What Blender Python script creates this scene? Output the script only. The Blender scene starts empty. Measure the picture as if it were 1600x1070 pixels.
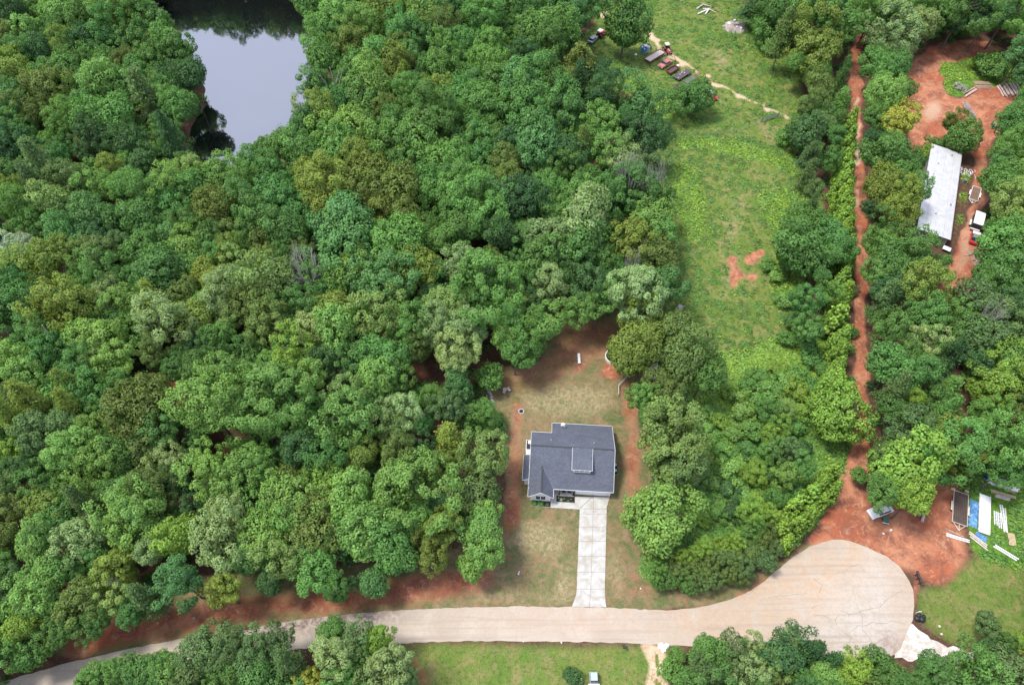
import bpy, math, random
import numpy as np
from mathutils import Vector
R_ = math.radians
rnd = random.Random(7)
S = bpy.context.scene
C = S.collection

# ------------------------------------------------------------------ camera, world, sun, exposure
CAM_H, PITCH, FPX = 120.0, R_(54), 1110.0
cam = bpy.data.objects.new('camera', bpy.data.cameras.new('camera'))
C.objects.link(cam)
cam.location = (0, 0, CAM_H)
cam.rotation_euler = (R_(90) - PITCH, 0, 0)
cam.data.sensor_width = 36
cam.data.lens = 36 * FPX / 1600
cam.data.clip_start = 0.5
cam.data.clip_end = 3000
S.camera = cam

SUN_EL, SUN_AZ = R_(66), R_(-84)          # azimuth from +Y, negative = to the left
world = bpy.data.worlds.new('World'); S.world = world
world.use_nodes = True
wn = world.node_tree.nodes; wl = world.node_tree.links
wn.clear()
wo = wn.new('ShaderNodeOutputWorld'); bg = wn.new('ShaderNodeBackground')
sky = wn.new('ShaderNodeTexSky'); sky.sky_type = 'NISHITA'; sky.sun_disc = False
sky.sun_elevation = SUN_EL; sky.sun_rotation = SUN_AZ
sky.air_density = 1.0; sky.dust_density = 2.0; sky.altitude = 100
tc = wn.new('ShaderNodeTexCoord'); mp = wn.new('ShaderNodeMapping'); mp.inputs['Scale'].default_value = (1, 1, 2.4)
nz = wn.new('ShaderNodeTexNoise'); nz.inputs['Scale'].default_value = 1.6; nz.inputs['Detail'].default_value = 6
cr = wn.new('ShaderNodeMapRange'); cr.inputs[1].default_value = 0.36; cr.inputs[2].default_value = 0.62
cr.inputs[3].default_value = 0.3; cr.inputs[4].default_value = 0.88
mx = wn.new('ShaderNodeMix'); mx.data_type = 'RGBA'
mx.inputs[7].default_value = (6.5, 7.0, 9.0, 1)        # thin bright cloud
wl.new(tc.outputs['Generated'], mp.inputs[0]); wl.new(mp.outputs[0], nz.inputs['Vector'])
wl.new(nz.outputs['Fac'], cr.inputs[0]); wl.new(cr.outputs[0], mx.inputs[0])
wl.new(sky.outputs[0], mx.inputs[6]); wl.new(mx.outputs[2], bg.inputs[0])
bg.inputs[1].default_value = 0.135
wl.new(bg.outputs[0], wo.inputs[0])

sl = bpy.data.lights.new('sun', 'SUN'); sl.energy = 2.9; sl.angle = R_(13); sl.color = (1, .96, .88)
so = bpy.data.objects.new('sun', sl); C.objects.link(so)
sd = Vector((math.sin(SUN_AZ) * math.cos(SUN_EL), math.cos(SUN_AZ) * math.cos(SUN_EL), math.sin(SUN_EL)))
so.rotation_euler = sd.to_track_quat('Z', 'Y').to_euler()
S.view_settings.view_transform = 'Standard'; S.view_settings.look = 'None'
S.view_settings.exposure = 0.62; S.view_settings.gamma = 1.0
S.render.engine = 'CYCLES'
S.cycles.max_bounces = 5; S.cycles.diffuse_bounces = 2; S.cycles.glossy_bounces = 2
S.cycles.transmission_bounces = 3; S.cycles.transparent_max_bounces = 4

# ------------------------------------------------------------------ pixel of the photograph <-> point on a level z
cP, sP = math.cos(PITCH), math.sin(PITCH)
def W(px, py, z=0.0):
    u, v = px - 800.0, 535.0 - py
    dz = -sP * FPX + cP * v
    t = (z - CAM_H) / dz
    return (u * t, (cP * FPX + sP * v) * t)
def scale_at(px, py, z=0.0):
    x, y = W(px, py, z)
    return FPX / (y * cP + (CAM_H - z) * sP)
def pix(x, y, z=0.0):
    d = y * cP + (CAM_H - z) * sP
    v = (y * sP - (CAM_H - z) * cP) / d * FPX
    return 800 + x / d * FPX, 535 - v

# ------------------------------------------------------------------ helpers
def srgb(r, g, b):
    f = lambda c: (c / 255 / 12.92) if c / 255 <= .04045 else ((c / 255 + .055) / 1.055) ** 2.4
    return (f(r), f(g), f(b), 1)

def tag(o, label=None, cat=None, group=None, kind=None):
    if label: o['label'] = label
    if cat: o['category'] = cat
    if group: o['group'] = group
    if kind: o['kind'] = kind
    return o

class MB:
    def __init__(s): s.v = []; s.f = []
    def add(s, vs, fs):
        n = len(s.v); s.v += [tuple(p) for p in vs]; s.f += [tuple(i + n for i in f) for f in fs]; return s
    def box(s, c, d, rz=0, tilt=0, bev=0):
        x, y, z = d[0] / 2, d[1] / 2, d[2] / 2
        pts = [(-x, -y, -z), (x, -y, -z), (x, y, -z), (-x, y, -z), (-x, -y, z), (x, -y, z), (x, y, z), (-x, y, z)]
        if bev:
            pts[4:] = [(a * (1 - bev / abs(a)) if a else a, b * (1 - bev / abs(b)) if b else b, q) for a, b, q in pts[4:]]
        ct, st = math.cos(tilt), math.sin(tilt); cz, sz = math.cos(rz), math.sin(rz)
        o = []
        for a, b, q in pts:
            b, q = b * ct - q * st, b * st + q * ct
            a, b = a * cz - b * sz, a * sz + b * cz
            o.append((a + c[0], b + c[1], q + c[2]))
        return s.add(o, [(0, 3, 2, 1), (4, 5, 6, 7), (0, 1, 5, 4), (1, 2, 6, 5), (2, 3, 7, 6), (3, 0, 4, 7)])
    def prism(s, poly, z0, z1):
        n = len(poly)
        vs = [(p[0], p[1], z0) for p in poly] + [(p[0], p[1], z1) for p in poly]
        return s.add(vs, [tuple(range(n - 1, -1, -1)), tuple(range(n, 2 * n))] + [(i, (i + 1) % n, n + (i + 1) % n, n + i) for i in range(n)])
    def prof(s, poly, y0, y1):            # profile in XZ swept along Y
        n = len(poly)
        vs = [(p[0], y0, p[1]) for p in poly] + [(p[0], y1, p[1]) for p in poly]
        return s.add(vs, [tuple(range(n)), tuple(range(2 * n - 1, n - 1, -1))] + [((i + 1) % n, i, n + i, n + (i + 1) % n) for i in range(n)])
    def slab(s, q, t):                    # a quad/polygon given by 3-D corners, thickened downwards by t
        n = len(q)
        vs = [tuple(p) for p in q] + [(p[0], p[1], p[2] - t) for p in q]
        return s.add(vs, [tuple(range(n)), tuple(range(2 * n - 1, n - 1, -1))] + [((i + 1) % n, i, n + i, n + (i + 1) % n) for i in range(n)])
    def tube(s, p0, p1, r0, r1=None, n=7):
        r1 = r0 if r1 is None else r1
        a, b = Vector(p0), Vector(p1); d = (b - a)
        if d.length < 1e-6: return s
        d.normalize(); u = d.orthogonal().normalized(); w = d.cross(u)
        vs = []
        for p, r in ((a, r0), (b, r1)):
            for i in range(n):
                t = 2 * math.pi * i / n
                vs.append(tuple(p + u * math.cos(t) * r + w * math.sin(t) * r))
        return s.add(vs, [tuple(range(n - 1, -1, -1)), tuple(range(n, 2 * n))] + [(i, (i + 1) % n, n + (i + 1) % n, n + i) for i in range(n)])
    def path(s, pts, r0, r1=None, n=6):
        r1 = r0 if r1 is None else r1; m = len(pts) - 1
        for i in range(m):
            s.tube(pts[i], pts[i + 1], r0 + (r1 - r0) * i / m, r0 + (r1 - r0) * (i + 1) / m, n)
        return s
    def build(s, name, m, parent=None, smooth=False):
        me = bpy.data.meshes.new(name); me.from_pydata(s.v, [], s.f); me.validate(); me.update()
        if smooth: me.shade_smooth()
        me.materials.append(m)
        o = bpy.data.objects.new(name, me); C.objects.link(o)
        if parent: o.parent = parent
        return o

def empty(name, x, y, z=0, rz=0, label=None, cat=None, group=None):
    o = bpy.data.objects.new(name, None); C.objects.link(o)
    o.location = (x, y, z); o.rotation_euler = (0, 0, rz); o.empty_display_size = .5
    return tag(o, label, cat, group)
def at(px, py, z=0): x, y = W(px, py, z); return x, y
def heading(a, b):                        # angle (about Z) of the ground line between two pixels
    p, q = W(*a), W(*b); return math.atan2(q[1] - p[1], q[0] - p[0])

# ------------------------------------------------------------------ materials
def newmat(name):
    m = bpy.data.materials.new(name); m.use_nodes = True
    nt = m.node_tree; nt.nodes.clear()
    out = nt.nodes.new('ShaderNodeOutputMaterial'); p = nt.nodes.new('ShaderNodeBsdfPrincipled')
    nt.links.new(p.outputs[0], out.inputs[0])
    return m, nt, p
def noise(nt, scale, detail=4, rough=.6, vec=None, dist=0):
    n = nt.nodes.new('ShaderNodeTexNoise'); n.inputs['Scale'].default_value = scale
    n.inputs['Detail'].default_value = detail; n.inputs['Roughness'].default_value = rough; n.inputs['Distortion'].default_value = dist
    if vec is None:
        t = nt.nodes.get('TC') or nt.nodes.new('ShaderNodeTexCoord'); t.name = 'TC'; vec = t.outputs['Object']
    nt.links.new(vec, n.inputs['Vector']); return n.outputs['Fac']
def math_(nt, op, a, b=None, clamp=False):
    n = nt.nodes.new('ShaderNodeMath'); n.operation = op; n.use_clamp = clamp
    for i, q in enumerate((a, b)):
        if q is None: continue
        if isinstance(q, (int, float)): n.inputs[i].default_value = q
        else: nt.links.new(q, n.inputs[i])
    return n.outputs[0]
def mrange(nt, v, a, b, c=0., d=1.):
    n = nt.nodes.new('ShaderNodeMapRange'); nt.links.new(v, n.inputs[0])
    for i, q in enumerate((a, b, c, d)): n.inputs[i + 1].default_value = q
    return n.outputs[0]
def mixc(nt, f, a, b, mode='MIX'):
    n = nt.nodes.new('ShaderNodeMix'); n.data_type = 'RGBA'; n.blend_type = mode
    for i, q in ((0, f), (6, a), (7, b)):
        if isinstance(q, (int, float)): n.inputs[i].default_value = q
        elif isinstance(q, tuple): n.inputs[i].default_value = q if len(q) == 4 else (*q, 1)
        else: nt.links.new(q, n.inputs[i])
    return n.outputs[2]
def bump(nt, p, h, dist=.05, st=.6):
    b = nt.nodes.new('ShaderNodeBump'); b.inputs['Distance'].default_value = dist; b.inputs['Strength'].default_value = st
    nt.links.new(h, b.inputs['Height']); nt.links.new(b.outputs[0], p.inputs['Normal'])
def simple(name, col, rough=.6, metal=0., var=.2, scale=3., spec=.4, col2=None):
    m, nt, p = newmat(name)
    f = mrange(nt, noise(nt, scale, 5), .3, .7)
    c2 = col2 if col2 else tuple(c * (1 - var) for c in col[:3])
    nt.links.new(mixc(nt, f, c2, tuple(col[:3])), p.inputs['Base Color'])
    p.inputs['Roughness'].default_value = rough; p.inputs['Metallic'].default_value = metal
    p.inputs['Specular IOR Level'].default_value = spec
    bump(nt, p, noise(nt, scale * 6, 3), .01, .4)
    return m

M = {}
M['white_paint'] = simple('white_paint', (.80, .80, .79), .5, var=.07)
M['siding'] = simple('white_siding', (.80, .79, .77), .55, var=.05)
M['glass'] = simple('dark_glass', (.03, .04, .05), .12, spec=.8, var=.3)
M['black'] = simple('black_metal', (.025, .027, .03), .5, var=.4)
M['grey_metal'] = simple('grey_metal', (.42, .43, .45), .4, .5, var=.3)
M['rust'] = simple('rusty_paint', (.30, .085, .05), .75, var=.5, scale=2.2, col2=(.16, .06, .04))
M['faded_red'] = simple('faded_red_paint', (.42, .10, .08), .6, var=.3, scale=1.5, col2=(.5, .24, .2))
M['red'] = simple('red_paint', (.5, .03, .05), .35, var=.2)
M['pink_red'] = simple('chalky_red_paint', (.55, .2, .17), .7, var=.4, scale=2)
M['dark_rust'] = simple('dark_rusty_steel', (.10, .075, .085), .7, var=.5, scale=2, col2=(.06, .05, .05))
M['rubber'] = simple('tyre_rubber', (.02, .02, .02), .9, var=.3)
M['blue'] = simple('blue_plastic', (.03, .22, .62), .4, var=.3)
M['tarp'] = simple('blue_tarp', (.20, .42, .6), .45, scale=1.6, col2=(.03, .12, .38))
M['navy'] = simple('dark_blue_tarp', (.02, .05, .5), .4, var=.4)
M['wood_pale'] = simple('pale_sawn_wood', (.62, .50, .33), .75, scale=2.5, col2=(.45, .33, .2))
M['wood_white'] = simple('weathered_pale_wood', (.66, .60, .53), .8, scale=2.5, col2=(.42, .36, .3))
M['wood_dark'] = simple('dark_weathered_planks', (.105, .07, .055), .85, scale=2.5, col2=(.06, .045, .04))
M['wood_brown'] = simple('brown_planks', (.25, .15, .10), .8, scale=2, col2=(.16, .1, .07))
M['bark_red'] = simple('reddish_log_bark', (.33, .17, .12), .85, scale=3, col2=(.5, .36, .3))
M['bark_white'] = simple('peeled_log', (.66, .56, .50), .8, scale=2.5, col2=(.36, .24, .2))
M['bark'] = simple('grey_bark', (.18, .15, .12), .9, scale=4, col2=(.09, .07, .06))
M['dead'] = simple('silver_dead_wood', (.44, .40, .37), .85, scale=3, col2=(.25, .22, .21))
M['rock'] = simple('pale_rock', (.52, .49, .46), .85, scale=1.5, col2=(.3, .27, .25))
M['rock_white'] = simple('white_rock', (.78, .77, .74), .85, scale=1.5, col2=(.55, .53, .5))
M['mulch'] = simple('black_mulch', (.022, .02, .02), .95, scale=6, var=.5)
M['teal'] = simple('pale_teal_plastic', (.38, .52, .50), .4, var=.1)
M['green_box'] = simple('green_painted_steel', (.06, .17, .11), .6, var=.3)
M['clay_debris'] = simple('ashy_soil', (.42, .36, .33), .95, scale=1.2, col2=(.2, .15, .13))
M['cushion'] = simple('dark_cushion', (.06, .06, .065), .8, var=.3)
M['crack'] = simple('dark_crack_joint', (.30, .25, .21), .95, var=.3)  # plain brown tone of the pavement cracks and driveway joints

def shingle_mat():
    m, nt, p = newmat('blue_grey_shingles')
    tcn = nt.nodes.new('ShaderNodeTexCoord'); tcn.name = 'TC'
    br = nt.nodes.new('ShaderNodeTexBrick'); br.inputs['Scale'].default_value = 1
    br.inputs['Brick Width'].default_value = .33; br.inputs['Row Height'].default_value = .15; br.inputs['Mortar Size'].default_value = .008
    br.inputs['Color1'].default_value = (.075, .083, .108, 1); br.inputs['Color2'].default_value = (.108, .118, .150, 1)
    br.inputs['Mortar'].default_value = (.06, .066, .085, 1)
    nt.links.new(tcn.outputs['Object'], br.inputs['Vector'])
    f = mrange(nt, noise(nt, 9, 5, .8), .3, .7, .70, 1.28)
    g = mrange(nt, noise(nt, .5, 3), .3, .7, .9, 1.1)
    nt.links.new(mixc(nt, 1.0, mixc(nt, 1.0, br.outputs[0], f, 'MULTIPLY'), g, 'MULTIPLY'), p.inputs['Base Color'])
    p.inputs['Roughness'].default_value = .85
    bump(nt, p, noise(nt, 14, 3), .02, .5)
    return m
M['shingle'] = shingle_mat()

def ribbed_mat():
    m, nt, p = newmat('galvanised_ribbed_roofing')
    tcn = nt.nodes.new('ShaderNodeTexCoord'); tcn.name = 'TC'
    sp = nt.nodes.new('ShaderNodeSeparateXYZ'); nt.links.new(tcn.outputs['Object'], sp.inputs[0])
    rib = mrange(nt, math_(nt, 'SINE', math_(nt, 'MULTIPLY', sp.outputs[1], 2 * math.pi / .62)), .80, .98)
    sheet = mrange(nt, math_(nt, 'FRACT', math_(nt, 'MULTIPLY', sp.outputs[0], 1 / 2.05)), .0, .05, 1, 0)
    st = mrange(nt, noise(nt, .6, 5, .65), .35, .75)
    c = mixc(nt, st, (.60, .60, .61), (.47, .47, .47))
    rv = mrange(nt, noise(nt, 5, 4, .8), .52, .68)
    c = mixc(nt, math_(nt, 'MULTIPLY', rv, .75), c, (.22, .20, .19))
    c = mixc(nt, math_(nt, 'MULTIPLY', rib, .55), c, (.30, .30, .32))
    c = mixc(nt, math_(nt, 'MULTIPLY', sheet, .6), c, (.22, .22, .24))
    nt.links.new(c, p.inputs['Base Color']); p.inputs['Roughness'].default_value = .5; p.inputs['Metallic'].default_value = .1
    return m
M['ribbed'] = ribbed_mat()

def concrete_mat():
    m, nt, p = newmat('pale_concrete')
    f = mrange(nt, noise(nt, .45, 6, .7, dist=.8), .42, .62)
    c = mixc(nt, f, (.47, .465, .44), (.35, .315, .265))
    c = mixc(nt, mrange(nt, noise(nt, 4, 4), .55, .75, 0, .25), c, (.38, .35, .31))
    nt.links.new(c, p.inputs['Base Color']); p.inputs['Roughness'].default_value = .9
    return m
M['concrete'] = concrete_mat()

def blob(nt, cx, cy, rx, ry, rot=0):
    # 1 inside an ellipse on the ground, falling to 0
    m = nt.nodes.new('ShaderNodeMapping'); m.vector_type = 'TEXTURE'
    m.inputs['Location'].default_value = (cx, cy, 0); m.inputs['Rotation'].default_value = (0, 0, rot)
    m.inputs['Scale'].default_value = (rx, ry, 1e4)
    nt.links.new(nt.nodes['TC'].outputs['Object'], m.inputs[0])
    l = nt.nodes.new('ShaderNodeVectorMath'); l.operation = 'LENGTH'; nt.links.new(m.outputs[0], l.inputs[0])
    return mrange(nt, l.outputs['Value'], .45, 1.15, 1, 0)
def road_mat():
    m, nt, p = newmat('worn_pinkish_pavement')
    big = noise(nt, .13, 6, .62, dist=.8)
    c = mixc(nt, mrange(nt, big, .35, .65), (.39, .325, .258), (.46, .40, .33))
    def wash(px, py, rx, ry, rot, col, amt, c, sc=.35):
        x, y = W(px, py)
        k = math_(nt, 'MULTIPLY', blob(nt, x, y, rx, ry, rot), mrange(nt, noise(nt, sc, 6, .7, dist=1.2), .38, .6, 0, amt))
        return mixc(nt, k, c, col)
    c = wash(1350, 930, 16, 15, 0, (.47, .43, .385), .9, c)
    c = wash(1200, 940, 22, 7, .35, (.46, .335, .225), .9, c)
    c = wash(1290, 870, 14, 5, .5, (.45, .32, .21), .85, c)
    c = wash(960, 965, 34, 3.2, 0, (.43, .32, .235), .8, c)
    c = wash(1415, 940, 3.5, 14, 0, (.42, .31, .22), .8, c)
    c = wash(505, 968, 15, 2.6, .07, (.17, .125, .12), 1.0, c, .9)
    c = wash(1395, 1007, 3.0, 2.2, 0, (.30, .22, .18), 1.0, c, 1.5)
    c = mixc(nt, mrange(nt, noise(nt, 2.2, 6, .75), .48, .72, 0, .45), c, (.29, .24, .21))
    c = mixc(nt, mrange(nt, noise(nt, .3, 6, .8, dist=2), .5, .66, 0, .4), c, (.37, .28, .22))
    # long faint streaks along the lane
    mpn = nt.nodes.new('ShaderNodeMapping'); mpn.inputs['Scale'].default_value = (.05, 1.1, 1)
    nt.links.new(nt.nodes['TC'].outputs['Object'], mpn.inputs[0])
    c = mixc(nt, mrange(nt, noise(nt, 1, 5, .6, mpn.outputs[0]), .5, .72, 0, .6), c, (.31, .245, .195))
    nt.links.new(c, p.inputs['Base Color']); p.inputs['Roughness'].default_value = .95; p.inputs['Specular IOR Level'].default_value = .2
    bump(nt, p, noise(nt, 8, 4), .02, .3)
    return m
M['road'] = road_mat()

def ground_mat():
    m, nt, p = newmat('ground_cover')
    tcn = nt.nodes.new('ShaderNodeTexCoord'); tcn.name = 'TC'
    a1 = nt.nodes.new('ShaderNodeAttribute'); a1.attribute_name = 'ga'
    a2 = nt.nodes.new('ShaderNodeAttribute'); a2.attribute_name = 'gb'
    s1 = nt.nodes.new('ShaderNodeSeparateColor'); s2 = nt.nodes.new('ShaderNodeSeparateColor')
    nt.links.new(a1.outputs['Color'], s1.inputs[0]); nt.links.new(a2.outputs['Color'], s2.inputs[0])
    dirt, sand, dry = s1.outputs; lush, lawn, past = s2.outputs
    n_a = noise(nt, .35, 7, .72, dist=.6); n_b = noise(nt, 1.3, 6, .75); n_c = noise(nt, .12, 5, .6, dist=1.0); n_d = noise(nt, 4.5, 5, .8)
    def w(ch, n, k=.9, lo=.35, hi=.65):
        return mrange(nt, math_(nt, 'ADD', ch, math_(nt, 'MULTIPLY', math_(nt, 'SUBTRACT', n, .5), k)), lo, hi)
    litter = mixc(nt, mrange(nt, n_b, .35, .65), (.075, .04, .028), (.13, .075, .05))
    pc = mixc(nt, mrange(nt, n_c, .38, .62), (.10, .165, .03), (.165, .19, .048))
    pc = mixc(nt, mrange(nt, n_a, .46, .62, 0, .8), pc, (.25, .20, .09))
    pc = mixc(nt, mrange(nt, noise(nt, .2, 6, .7, dist=2), .5, .64, 0, .8), pc, (.085, .17, .025))
    pc = mixc(nt, mrange(nt, n_b, .5, .64, 0, .85), pc, (.05, .105, .018))
    lc = mixc(nt, mrange(nt, n_c, .40, .60), (.11, .13, .05), (.20, .155, .08))
    lc = mixc(nt, mrange(nt, n_a, .46, .62, 0, .85), lc, (.27, .19, .11))
    lc = mixc(nt, mrange(nt, noise(nt, .22, 6, .7, dist=2), .54, .66, 0, .8), lc, (.075, .12, .035))
    lc = mixc(nt, mrange(nt, n_b, .5, .66, 0, .6), lc, (.055, .085, .028))
    lc = mixc(nt, mrange(nt, noise(nt, .5, 7, .8, dist=1), .52, .62, 0, .75), lc, (.30, .145, .085))
    uc = mixc(nt, mrange(nt, n_b, .38, .62), (.05, .12, .018), (.14, .26, .035))
    dc = mixc(nt, mrange(nt, n_c, .42, .58), (.35, .108, .056), (.46, .20, .112))
    dc = mixc(nt, mrange(nt, n_a, .44, .60, 0, .9), dc, (.22, .085, .055))
    dc = mixc(nt, mrange(nt, noise(nt, .6, 7, .78, dist=1.5), .52, .66, 0, .8), dc, (.52, .29, .18))
    dc = mixc(nt, mrange(nt, n_d, .52, .72, 0, .6), dc, (.17, .08, .05))
    sc = mixc(nt, mrange(nt, n_a, .35, .65), (.62, .50, .36), (.48, .31, .2))
    yc = mixc(nt, mrange(nt, n_b, .40, .60), (.40, .32, .19), (.23, .18, .09))
    yc = mixc(nt, mrange(nt, n_d, .5, .66, 0, .7), yc, (.12, .12, .05))
    yc = mixc(nt, mrange(nt, noise(nt, .8, 7, .8, dist=1.5), .5, .6, 0, .8), yc, (.13, .14, .055))
    c = litter
    c = mixc(nt, w(past, n_b, .5), c, pc)
    c = mixc(nt, w(lawn, n_b, .5), c, lc)
    c = mixc(nt, w(lush, n_b, .8), c, uc)
    c = mixc(nt, math_(nt, 'MULTIPLY', w(dry, n_a, 1.0, .3, .8), .85), c, yc)
    c = mixc(nt, w(dirt, n_a, .9, .33, .72), c, dc)
    c = mixc(nt, w(sand, n_a, .9, .35, .75), c, sc)
    f = mrange(nt, n_d, .3, .7, .70, 1.3)
    c = mixc(nt, 1.0, c, f, 'MULTIPLY')
    c = mixc(nt, 1.0, c, mrange(nt, noise(nt, 14, 3, .8), .3, .7, .8, 1.2), 'MULTIPLY')
    nt.links.new(c, p.inputs['Base Color']); p.inputs['Roughness'].default_value = 1.0; p.inputs['Specular IOR Level'].default_value = .1
    bump(nt, p, math_(nt, 'ADD', n_d, n_b), .12, .7)
    return m
M['ground'] = ground_mat()

def gravel_mat():
    m, nt, p = newmat('white_gravel')
    a = noise(nt, .5, 6, .7, dist=1); b = noise(nt, 3, 5, .8)
    c = mixc(nt, mrange(nt, a, .42, .6), (.66, .62, .57), (.44, .385, .33))
    c = mixc(nt, mrange(nt, b, .48, .68, 0, .7), c, (.30, .25, .21))
    nt.links.new(c, p.inputs['Base Color']); p.inputs['Roughness'].default_value = 1.0
    bump(nt, p, b, .08, .7)
    return m
M['gravel'] = gravel_mat()

def water_mat():
    m, nt, p = newmat('pond_water')
    p.inputs['Base Color'].default_value = (.008, .010, .010, 1)
    p.inputs['Roughness'].default_value = .03; p.inputs['IOR'].default_value = 1.33
    p.inputs['Specular IOR Level'].default_value = 1.0
    g = nt.nodes.new('ShaderNodeBsdfGlossy'); g.inputs['Roughness'].default_value = .03; g.inputs['Color'].default_value = (.9, .9, .92, 1)
    fr = nt.nodes.new('ShaderNodeFresnel'); fr.inputs['IOR'].default_value = 3.8
    ms = nt.nodes.new('ShaderNodeMixShader')
    nt.links.new(fr.outputs[0], ms.inputs[0]); nt.links.new(p.outputs[0], ms.inputs[1]); nt.links.new(g.outputs[0], ms.inputs[2])
    out = [n for n in nt.nodes if n.type == 'OUTPUT_MATERIAL'][0]
    nt.links.new(ms.outputs[0], out.inputs[0])
    b = nt.nodes.new('ShaderNodeBump'); b.inputs['Distance'].default_value = .02; b.inputs['Strength'].default_value = .25
    nt.links.new(noise(nt, 1.5, 3), b.inputs['Height'])
    for q in (p, g, fr): nt.links.new(b.outputs[0], q.inputs['Normal'])
    return m
M['water'] = water_mat()

def leaf_mat(name, transl=.3):
    m, nt, p = newmat(name)
    oi = nt.nodes.new('ShaderNodeObjectInfo'); at_ = nt.nodes.new('ShaderNodeAttribute'); at_.attribute_name = 'tint'
    c = mixc(nt, 1.0, oi.outputs['Color'], at_.outputs['Color'], 'MULTIPLY')
    nt.links.new(c, p.inputs['Base Color']); p.inputs['Roughness'].default_value = .55; p.inputs['Specular IOR Level'].default_value = .28
    t = nt.nodes.new('ShaderNodeBsdfTranslucent'); nt.links.new(mixc(nt, 1.0, c, (1.15, 1.25, .6, 1), 'MULTIPLY'), t.inputs[0])
    ms = nt.nodes.new('ShaderNodeMixShader'); ms.inputs[0].default_value = transl
    out = [n for n in nt.nodes if n.type == 'OUTPUT_MATERIAL'][0]
    nt.links.new(p.outputs[0], ms.inputs[1]); nt.links.new(t.outputs[0], ms.inputs[2]); nt.links.new(ms.outputs[0], out.inputs[0])
    return m
M['leaf'] = leaf_mat('foliage')


# ------------------------------------------------------------------ ground: one fine sheet, split by what it is
NPR = np.random.default_rng(5)
def inpoly(px, py, poly):
    ins = np.zeros(px.shape, bool); n = len(poly)
    for i in range(n):
        x1, y1 = poly[i]; x2, y2 = poly[(i + 1) % n]
        if y1 == y2: continue
        c = ((y1 > py) != (y2 > py)) & (px < (x2 - x1) * (py - y1) / (y2 - y1) + x1)
        ins ^= c
    return ins
def ribbon(pts):                     # (x, y, halfwidth) photo pixels -> polygon
    L_, Rr = [], []
    for i, (x, y, h) in enumerate(pts):
        a = pts[max(i - 1, 0)]; b = pts[min(i + 1, len(pts) - 1)]
        dx, dy = b[0] - a[0], b[1] - a[1]; l = math.hypot(dx, dy) or 1
        L_.append((x - dy / l * h, y + dx / l * h)); Rr.append((x + dy / l * h, y - dx / l * h))
    return L_ + Rr[::-1]
CS = .45
gx = np.arange(-190, 190.01, CS); gy = np.arange(8, 262, CS)
GX, GY = np.meshgrid(gx, gy)
NYg, NXg = GX.shape
def vnoise(sc, seed, X=None, Y=None):
    r = np.random.default_rng(seed); X = GX if X is None else X; Y = GY if Y is None else Y
    T = r.random((256, 256)); u, v = X / sc + 500, Y / sc + 500
    i, j = np.floor(u).astype(int), np.floor(v).astype(int); fu, fv = u - i, v - j
    fu = fu * fu * (3 - 2 * fu); fv = fv * fv * (3 - 2 * fv); i %= 255; j %= 255
    return (T[j, i] * (1 - fu) + T[j, i + 1] * fu) * (1 - fv) + (T[j + 1, i] * (1 - fu) + T[j + 1, i + 1] * fu) * fv
dd = GY * cP + CAM_H * sP
PX = 800 + GX / dd * FPX
PY = 535 - (GY * sP - CAM_H * cP) / dd * FPX
JX = PX + (vnoise(3, 1) - .5) * 10 + (vnoise(1.2, 2) - .5) * 6
JY = PY + (vnoise(3, 3) - .5) * 8 + (vnoise(1.2, 4) - .5) * 5
def blur(a, k):
    if k <= 0: return a
    w = np.exp(-.5 * (np.arange(-3 * k, 3 * k + 1) / k) ** 2); w /= w.sum()
    a = np.apply_along_axis(lambda m: np.convolve(m, w, 'same'), 0, a)
    return np.apply_along_axis(lambda m: np.convolve(m, w, 'same'), 1, a)
def mask(polys, k=2, jit=True):
    a = np.zeros(GX.shape)
    for p in polys: a = np.maximum(a, inpoly(JX if jit else PX, JY if jit else PY, p).astype(float))
    return blur(a, k)
def ell(cx, cy, rx, ry, n=18, rot=0):
    c, s = math.cos(rot), math.sin(rot)
    return [(cx + rx * math.cos(t) * c - ry * math.sin(t) * s, cy + rx * math.cos(t) * s + ry * math.sin(t) * c) for t in [2 * math.pi * i / n for i in range(n)]]

POND = [(215, -10), (228, 0), (262, 22), (285, 60), (305, 110), (325, 140), (318, 165), (300, 190), (290, 240), (318, 268), (375, 262), (430, 235), (500, 205), (510, 160), (500, 120), (515, 60), (500, 25), (480, 0), (440, -8), (380, -12), (300, -12), (250, -10), (222, -8)]
COVE = [(-120, 345), (10, 350), (24, 372), (22, 400), (60, 425), (70, 455), (20, 480), (-120, 480)]
YARD = [(752, 566), (800, 575), (850, 560), (868, 500), (900, 478), (965, 480), (1020, 520), (1030, 640), (1020, 700), (1025, 780), (1010, 900), (1080, 930), (1160, 900), (1190, 905), (1130, 952), (900, 952), (600, 962), (560, 965), (300, 1006), (150, 1030), (80, 1020), (60, 960), (150, 940), (300, 900), (420, 890), (620, 880), (720, 850), (775, 830), (790, 760), (785, 700), (775, 640), (755, 610)]
PAST = [(925, -20), (1140, -20), (1185, 20), (1245, 110), (1270, 180), (1250, 200), (1262, 260), (1290, 330), (1240, 380), (1250, 470), (1262, 500), (1250, 560), (1200, 620), (1110, 540), (1060, 500), (1035, 480), (1025, 400), (1040, 330), (1030, 230), (1010, 190), (990, 150), (930, 130), (895, 70), (930, 40)]
BRUSH = [(1060, 520), (1150, 560), (1270, 500), (1310, 560), (1330, 640), (1335, 730), (1290, 800), (1240, 850), (1170, 880), (1100, 905), (1010, 915), (990, 880), (1050, 860), (1040, 780), (1055, 700), (1060, 600)]
DROAD = ribbon([(1342, 40, 8), (1337, 100, 10), (1338, 200, 9), (1342, 280, 9), (1345, 340, 10), (1345, 420, 10), (1345, 500, 10), (1346, 580, 11), (1344, 640, 12), (1345, 690, 15), (1332, 750, 19), (1322, 790, 28), (1316, 830, 42), (1312, 858, 58)])
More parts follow.
